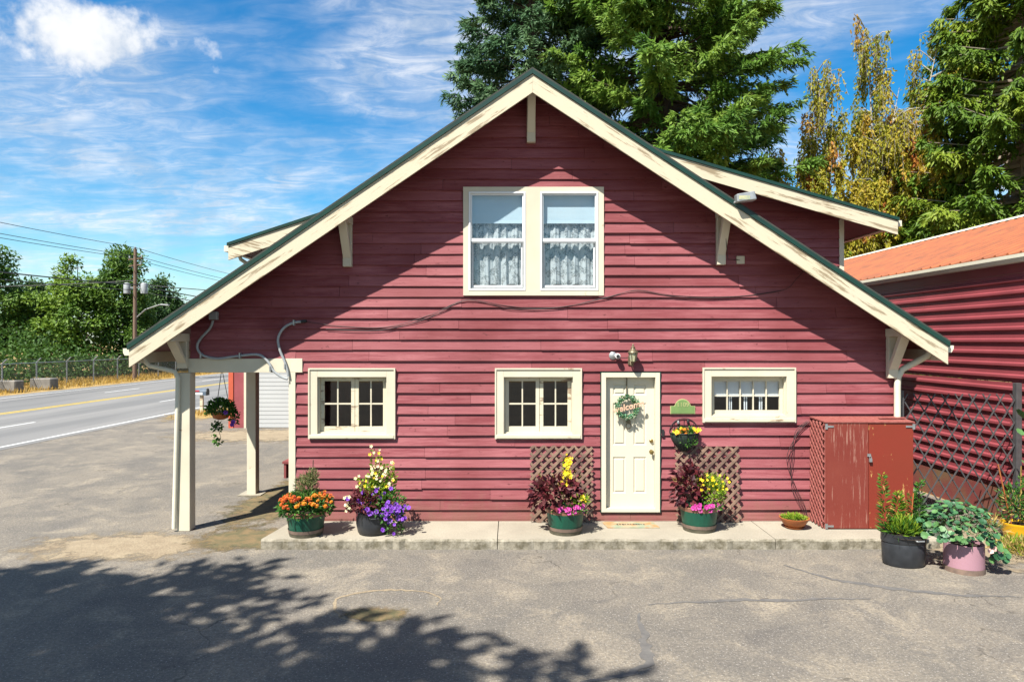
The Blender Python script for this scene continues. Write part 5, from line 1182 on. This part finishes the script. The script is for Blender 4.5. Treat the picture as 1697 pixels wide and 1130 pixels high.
# ------------------------------------------------------------------ far side of the road
FO = -32.4
fn = empty('chain_link_fence', (rx(FO, 46), 46 - CAM_D, 0), 'grey chain link fence with angled posts across the road', 'fence')
def fpt(d, z, o=FO): return Vector((rx(o, d), d - CAM_D, z))
ds = [33.0 + 2.9*k for k in range(18)]
for d in ds:
    ob('post', MB().tube([fpt(d, 0), fpt(d, 1.72), fpt(d - .0, 2.0, FO + .28)], .045, 6), M['galv'], fn)
ob('top_rail', MB().tube([fpt(ds[0], 1.70), fpt(ds[-1], 1.70)], .028, 6), M['galv'], fn)
for k in range(3): ob('barbed_wire', MB().tube([fpt(ds[0], 1.80 + k*.09, FO + .09 + .09*k), fpt(ds[-1], 1.80 + k*.09, FO + .09 + .09*k)], .010, 4), M['darkgrey'], fn)
wm = MB(); d = ds[0]
while d < ds[-1]:
    for sg in (1, -1):
        a, b_ = (d, d + 1.64) if sg > 0 else (d + 1.64, d)
        if max(a, b_) <= ds[-1]: wm.tube([fpt(a, .04), fpt(b_, 1.68)], .008, 3)
    d += .17
ob('wire_mesh', wm, M['darkgrey'], fn, kind='stuff')
for (x, y, w) in ((12, 655, 1.5), (73, 650, 1.35)):
    dd = 3.12*F/(y - 570); p = Vector(((x - 882)/F*dd + ROT*dd, dd - CAM_D, 0))
    o = ob('concrete_block', MB().box(p.x - w/2, p.x + w/2, p.y - .4, p.y + .4, 0, .72), M['conc_block'], None, ('rough concrete block at the far left of the fence', 'rough concrete block beside the second fence post')[x > 50], 'concrete block', 'concrete barrier blocks', bevel=.05)
# grass verge blades
n = 9000; dd = RNG.uniform(34, 80, n); oo = RNG.uniform(-36, -30.3, n)
C = np.stack([oo + ROT*dd, dd - CAM_D, np.zeros(n)], 1); D = RNG.normal(size=(n, 3))*.35 + np.array((0, 0, 1))
M['drygrass'] = leaf_mat('dry grass', [(0.50, 0.29, 0.05), (0.62, 0.42, 0.10), (0.42, 0.28, 0.08)], .3)
V_, F_, A_ = leaf_geo(C, D, RNG.uniform(.12, .42, n), RNG.uniform(.03, .07, n), RNG.uniform(0, 1, n)); np_ob('dry_grass', V_, F_, A_, M['drygrass'], None, label='golden dry grass on the verge across the road', kind='stuff')
n = 420; C = np.stack([rx(-13.9, 29.5) + RNG.normal(0, .5, n), 18 + RNG.normal(0, .9, n), np.zeros(n)], 1); D = RNG.normal(size=(n, 3))*.4 + np.array((0, 0, 1))
V_, F_, A_ = leaf_geo(C, D, RNG.uniform(.08, .25, n), .03, RNG.uniform(0, 1, n)); np_ob('dry_grass', V_, F_, A_, M['drygrass'], None, label='dry grass tufts round the mailbox', kind='stuff')
# utility pole
up_d = 54.0; ux = (223 - 882)/F*up_d + ROT*up_d; uy = up_d - CAM_D
pole = empty('utility_pole', (ux, uy, 0), 'brown timber utility pole with transformers across the road', 'utility pole')
ob('pole', MB().tube([(ux, uy, 0), (ux + .05, uy, 10.4)], [.17, .12], 12), M['polewood'], pole, smooth=True)
for dx in (-.85, .95):
    ob('transformer', MB().lathe([(.02, 0), (.24, .02), (.25, .1), (.25, .75), (.2, .84), (.05, .88)], (ux + dx*.75 + .03, uy, 6.85), 14), M['grey_pipe'], pole, smooth=True)
    ob('mounting_arm', MB().bar((ux + .04, uy, 7.35), (ux + dx*.75*.7 + .03, uy, 7.35), .08, .10), M['galv'], pole)
for k, (z, w) in enumerate(((9.55, .5), (9.05, .45))): ob('insulator_arm', MB().bar((ux - w, uy, z), (ux + w + .1, uy, z + .12), .07, .08), M['polewood'], pole)
for (dx, z) in ((-.45, 9.62), (.5, 9.72), (.0, 10.4), (.45, 9.25)): ob('insulator', MB().lathe([(.03, 0), (.07, .03), (.05, .1), (.07, .13), (.03, .2)], (ux + dx + .04, uy, z), 8), M['galv'], pole)
ob('lamp_arm', MB().tube([(ux + .1, uy, 4.95), (ux + .9, uy - .1, 5.6), (ux + 2.0, uy - .2, 5.95), (ux + 2.35, uy - .25, 5.98)], .05, 6), M['galv'], pole); ob('lamp_head', MB().bar((ux + 2.2, uy - .25, 5.98), (ux + 2.85, uy - .3, 5.93), .24, .12), M['galv'], pole, bevel=.03)
def wire_run(pts, label, r=.022, sag=.5):
    pts = [Vector(p) for p in pts]; out = []
    for a, b_ in zip(pts[:-1], pts[1:]):
        for k in range(12): t = k/12; q = a.lerp(b_, t); q.z -= sag*4*t*(1-t); out.append(q)
    out.append(pts[-1]); ob('power_line', MB().tube(out, r, 4), M['darkgrey'], None, label, 'power line', 'overhead lines at the utility pole')
far = lambda z, off=0: (ux + 1.3 + off, uy + 45, z)
near = lambda z, off=0: (ux - 1.3 + off, uy - 45, z)
wire_run([near(10.6, -.0), (ux + .05, uy, 10.5), far(10.6)], 'topmost overhead line passing the pole top')
wire_run([near(9.9, .4), (ux + .5, uy, 9.75), far(9.9, .4)], 'overhead line on the right pole insulator')
wire_run([near(9.7, -.4), (ux - .42, uy, 9.7), far(9.7, -.4)], 'overhead line on the left pole insulator')
wire_run([near(7.7), (ux + .2, uy, 7.55), far(7.7)], 'thick overhead cable at transformer height', .05)
wire_run([near(7.3), (ux - .2, uy, 7.15), far(7.3)], 'lower overhead cable below the transformers', .035)
wire_run([(ux - 40, uy + 12, 8.8), (ux - .1, uy, 7.9)], 'overhead cable crossing the tree tops to the pole', .04)
wire_run([(ux + .3, uy, 7.6), (ux + 32, uy + 10, 6.9)], 'overhead cable running from the pole behind the house roof', .045)
ob('warehouse', MB().box(-39, -28.5, 62, 80, 0, 3.3), M['white_wall'], None, 'white metal shed far behind the fence', 'shed')

# ------------------------------------------------------------------ trees
def tube_np(): pass
def broadleaf(name, base, h, rc, zc0, nclump, nleaf, leaf, mat, label, seed, group=None, trunk_r=.2, bark='bark', clr=.9):
    rg = np.random.default_rng(seed); rt = empty(name, base, label, 'tree', group); bx_, by_, bz_ = base
    tk = MB(); tk.tube([(bx_, by_, bz_ - .1), (bx_ + .1, by_, bz_ + h*.35), (bx_ + .05, by_ + .1, bz_ + h*.7), (bx_, by_, bz_ + h*.93)], [trunk_r, trunk_r*.8, trunk_r*.45, trunk_r*.12], 8)
    zc = (zc0 + h)/2; rz = (h - zc0)/2
    cc = nrmz(rg.normal(size=(nclump, 3)))*(rg.uniform(.15, 1, (nclump, 1))**.45)
    taper = 1 - .40*np.maximum(cc[:, 2:3], 0)
    P_ = np.concatenate([cc[:, :2]*rc*taper, cc[:, 2:3]*rz], 1) + np.array((bx_, by_, bz_ + zc))
    for p_ in P_[:min(nclump, 26)]:
        s = Vector((bx_ + .05, by_, max(bz_ + zc0*.6, p_[2] - .45*math.hypot(p_[0]-bx_, p_[1]-by_) - .8))); e = Vector(p_)
        tk.tube([s, s.lerp(e, .5) + Vector((0, 0, .25)), e], [trunk_r*.32, trunk_r*.2, trunk_r*.06], 5)
    ob('trunk', tk, M[bark], rt, smooth=True)
    k = rg.integers(0, nclump, nleaf); cr = rg.uniform(.6, 1.15, nclump)*clr
    off = rg.normal(size=(nleaf, 3)); off = nrmz(off)*(rg.uniform(0, 1, (nleaf, 1))**.5)*cr[k][:, None]*np.array((1, 1, .8))
    C = P_[k] + off; D = off*.6 + rg.normal(size=(nleaf, 3))*.6 + np.array((0, 0, -.25))
    va = np.clip(rg.uniform(0, 1, nclump)[k]*.6 + rg.uniform(0, .4, nleaf), 0, 1)
    V_, F_, A_ = leaf_geo(C, D, rg.uniform(.7, 1.3, nleaf)*leaf, rg.uniform(.6, 1.1, nleaf)*leaf*.62, va, flat=np.tile((0, -.3, .8), (nleaf, 1)))
    np_ob('crown', V_, F_, A_, mat, rt, origin=base); return rt
M['poplar'] = leaf_mat('poplar leaves', [(0.04, 0.10, 0.016), (0.085, 0.18, 0.025), (0.17, 0.28, 0.035)], .35)
M['poplar_dark'] = leaf_mat('dark broad leaves', [(0.03, 0.08, 0.02), (0.06, 0.13, 0.03), (0.11, 0.19, 0.045)], .3)
M['poplar_lime'] = leaf_mat('bright broad leaves', [(0.06, 0.14, 0.014), (0.13, 0.24, 0.025), (0.24, 0.35, 0.04)], .38)
M['shade_tree'] = leaf_mat('maple leaves', [(0.03, 0.08, 0.015), (0.06, 0.13, 0.02)], .25)
for i, (px, d_, h, rc, lab) in enumerate(((-30, 60, 12.2, 3.6, 'leafy tree cut by the left edge of the picture'), (60, 66, 9.2, 3.0, 'lower dark leafy tree second from the left'), (128, 62, 10.6, 3.5, 'broad bright green tree left of the utility pole'), (205, 63, 11.6, 2.9, 'tallest leafy tree just behind the utility pole'), (262, 70, 9.2, 3.0, 'leafy tree right of the utility pole'))):
    broadleaf('roadside_tree', ((px - 882)/F*d_ + ROT*d_, d_ - CAM_D, 0), h, rc, 1.2, 60, 12500, .36, M[('poplar', 'poplar_dark', 'poplar_lime', 'poplar', 'poplar_dark')[i]], lab, 40 + i, 'trees behind the fence', clr=1.25)
# undergrowth behind the fence
n = 22000; dd = RNG.uniform(36, 95, n); oo = RNG.uniform(0, 9, n); C = np.stack([-35.0 - oo + ROT*dd, dd - CAM_D, RNG.uniform(.1, 1, n)*(1.7 + .38*oo)], 1)
V_, F_, A_ = leaf_geo(C, RNG.normal(size=(n, 3)), RNG.uniform(.2, .42, n), RNG.uniform(.12, .25, n), RNG.uniform(0, .5, n)); np_ob('undergrowth', V_, F_, A_, M['poplar'], None, label='dark undergrowth behind the fence', kind='stuff')

def conifer(name, base, h, rfun, zlo, nbr, mat, label, seed, card=(.34, .11), droop=.25, ntw=16, ncard=8, up_tip=.12, trunk_r=.5, hang=0.0, group=None, dead=0):
    rg = np.random.default_rng(seed); rt = empty(name, base, label, 'tree', group); b = np.array(base)
    tk = MB(); tk.tube([(b[0], b[1], b[2] - .2), (b[0] + .1, b[1], b[2] + h*.5), (b[0], b[1], b[2] + h)], [trunk_r, trunk_r*.6, .04], 9)
    Cs, Ds, Va, Nf = [], [], [], []
    u = rg.uniform(0, 1, nbr); zz = zlo + (h - zlo)*u**1.08
    az = rg.uniform(0, 2*np.pi, nbr)
    for i in range(nbr):
        Lb = max(.5, rfun(zz[i])*rg.uniform(.62, 1.1)); d2 = np.array((math.cos(az[i]), math.sin(az[i]), 0.0)); side = np.array((-d2[1], d2[0], 0))
        dr = droop*rg.uniform(.6, 1.4); bright = rg.uniform(0, 1)
        def pos(t): return b + np.array((0, 0, zz[i])) + d2*Lb*t + np.array((0, 0, 1.0))*(-dr*Lb*t + up_tip*Lb*t*t*2)
        if i % 2 == 0 or Lb > 3: tk.tube([pos(0), pos(.45), pos(.9)], [.055 + .012*Lb, .04, .012], 4)
        nt_ = max(6, int(ntw*(.5 + Lb/6)))
        for j in range(nt_):
            t = .2 + .8*rg.uniform(0, 1)**.6; s = rg.choice((-1, 1)); p0 = pos(t)
            tl = (.20*Lb*(1 - t) + .42)*rg.uniform(.7, 1.25)
            td = d2*.75 + side*s*rg.uniform(.3, 1.0) + np.array((0, 0, rg.uniform(-.35, .25) - hang)); td /= np.linalg.norm(td)
            uu = rg.uniform(.05, 1, ncard)[:, None]
            c = p0 + td*tl*uu + rg.normal(size=(ncard, 3))*.05 + np.array((0, 0, -hang*.6))*uu**2*tl
            Cs.append(c); Ds.append(td + rg.normal(size=(ncard, 3))*.45 + np.array((0, 0, -hang*.8)))
            Va.append(np.clip(bright*.55 + rg.uniform(0, .25) + rg.uniform(0, .25, ncard), 0, 1)); Nf.append(np.tile(np.array((0, -.25, .85)) + d2*.2, (ncard, 1)))
    for k in range(dead):
        a = rg.uniform(np.pi*1.0, np.pi*2.0); z = rg.uniform(zlo + 2, h*.6); L2 = rfun(z)*rg.uniform(.5, .95); d2 = Vector((math.cos(a), math.sin(a), 0)); o_ = Vector(base) + Vector((0, 0, z))
        tk.tube([o_ + d2*L2*.3, o_ + d2*L2*.7 + Vector((0, 0, -.3)), o_ + d2*L2*1.06 + Vector((0, 0, -.9))], [.04, .03, .012], 4)
    ob('trunk', tk, M['deadtwig'] if dead else M['bark'], rt, smooth=True)
    C = np.concatenate(Cs); n = len(C)
    V_, F_, A_ = leaf_geo(C, np.concatenate(Ds), rg.uniform(.7, 1.3, n)*card[0], rg.uniform(.7, 1.3, n)*card[1], np.concatenate(Va), flat=np.concatenate(Nf), fold=.12)
    np_ob('crown', V_, F_, A_, mat, rt, origin=base); return rt
M['fir_blue'] = leaf_mat('blue green fir needles', [(0.04, 0.10, 0.05), (0.09, 0.19, 0.085), (0.19, 0.30, 0.13)], .35)
M['fir_green'] = leaf_mat('green fir needles', [(0.06, 0.15, 0.026), (0.15, 0.29, 0.042), (0.30, 0.42, 0.07)], .4)
M['cedar'] = leaf_mat('yellow green cedar sprays', [(0.05, 0.125, 0.012), (0.135, 0.23, 0.018), (0.29, 0.35, 0.032)], .35)
M['birch'] = leaf_mat('yellowing birch leaves', [(0.20, 0.25, 0.02), (0.42, 0.38, 0.032), (0.52, 0.38, 0.04), (0.50, 0.17, 0.04)], .42)
conifer('fir_tree', (1.0, 24, 0), 30, lambda z: 4.9 - .10*max(0, z - 10), 7, 290, M['fir_blue'], 'bluish fir directly behind the roof ridge', 3, card=(.34, .095), ntw=30, ncard=15, hang=.22)
conifer('fir_tree', (7.4, 22, 0), 31, lambda z: 6.7 - .22*max(0, z - 13.5) if z > 7 else 5, 6.5, 430, M['fir_green'], 'largest green fir behind the right roof slope', 5, card=(.34, .095), ntw=30, ncard=15, droop=.22, hang=.22)
conifer('cedar_tree', (24.2, 21, 0), 26, lambda z: 8.6*(1 - (z/26.0))**.8 + .4, 3, 440, M['cedar'], 'tall yellow green cedar at the right edge', 8, card=(.36, .10), ntw=28, ncard=14, hang=.5, droop=.3, dead=10)
conifer('cedar_tree', (18.4, 23, 0), 11.0, lambda z: 4.2*(1 - z/11.8)**.7 + .3, 2, 150, M['cedar'], 'low cedar below the birch behind the dormer', 9, card=(.42, .14), ntw=20, ncard=11, hang=.5, droop=.3)
def birch(base, h, label, seed):
    rg = np.random.default_rng(seed); rt = empty('birch_tree', base, label, 'tree'); b = Vector(base); tk = MB()
    Cs, Ds, Va = [], [], []
    stems = [(b + Vector((dx*.3, 0, 0)), b + Vector((dx*3.9, dy, h*f))) for dx, dy, f in ((-.55, 0, .88), (.15, .5, 1.0), (.95, -.3, .97), (-1.1, .4, .66), (1.5, .2, .74), (.4, -.6, .82))]
    for s, e in stems:
        m1 = s.lerp(e, .5) + Vector((rg.normal()*.3, rg.normal()*.3, .3)); tk.tube([s, m1, e], [.16, .08, .012], 6)
        for k in range(60):
            t = rg.uniform(.25, 1.0); p0 = (s.lerp(m1, t*2) if t < .5 else m1.lerp(e, t*2 - 1)); a = rg.uniform(0, 6.28); L2 = rg.uniform(.7, 2.3)*(1.25 - .75*t)
            tip = p0 + Vector((math.cos(a)*L2, math.sin(a)*L2, L2*rg.uniform(.1, .7))); tk.tube([p0, p0.lerp(tip, .6) + Vector((0, 0, .18)), tip], [.035, .02, .008], 4)
            dens = 1.0 if t < .72 else (.42 if t < .88 else .2)
            tone = np.clip(rg.normal(.30, .15) + (.5 if rg.uniform() < .18 else 0), 0, 1)
            for q in range(10):
                st = p0.lerp(tip, rg.uniform(.35, 1.0)); ln = rg.uniform(.9, 2.7)*(1.15 - .5*t); n = max(4, int(44*ln*dens)); v = rg.uniform(0, 1, n)
                sway = rg.normal(size=2)*.22
                pts = np.stack([st.x + sway[0]*v + rg.normal(size=n)*.06, st.y + sway[1]*v + rg.normal(size=n)*.06, st.z + .1 - ln*v], 1)
                Cs.append(pts); Ds.append(np.tile((0, 0, -1.0), (n, 1)) + rg.normal(size=(n, 3))*.5); Va.append(np.clip(tone + rg.normal(size=n)*.10, 0, 1))
                tk.tube([st, st + Vector((sway[0]*.5, sway[1]*.5, -ln*.5)), st + Vector((sway[0], sway[1], -ln))], .007, 3)
    ob('trunk', tk, M['birchbark'], rt, smooth=True)
    C = np.concatenate(Cs); n = len(C); V_, F_, A_ = leaf_geo(C, np.concatenate(Ds), rg.uniform(.14, .26, n), rg.uniform(.07, .12, n), np.concatenate(Va)); np_ob('crown', V_, F_, A_, M['birch'], rt, origin=base)
birch((17.0, 22.0, 0), 18.6, 'weeping birch with yellow and rusty hanging twigs', 21)
# two leafy trees beside and behind the viewpoint: they shade the lot
broadleaf('shade_tree', (-10.2, -12.5, 0), 13.5, 4.6, 6.2, 70, 13000, .36, M['shade_tree'], 'leafy tree left of the viewpoint that shades the lot', 61, 'trees behind the viewpoint', .3, clr=1.25)
broadleaf('shade_tree', (-6.9, -13.4, 0), 12.5, 3.6, 7.0, 50, 8500, .36, M['shade_tree'], 'leafy tree behind the viewpoint that shades the lot', 62, 'trees behind the viewpoint', .28, clr=1.15)
print('objects', len(bpy.data.objects), 'tris', sum(sum(max(0, len(p.vertices)-2) for p in o.data.polygons) for o in bpy.data.objects if o.type == 'MESH' and len(o.data.polygons) < 200))
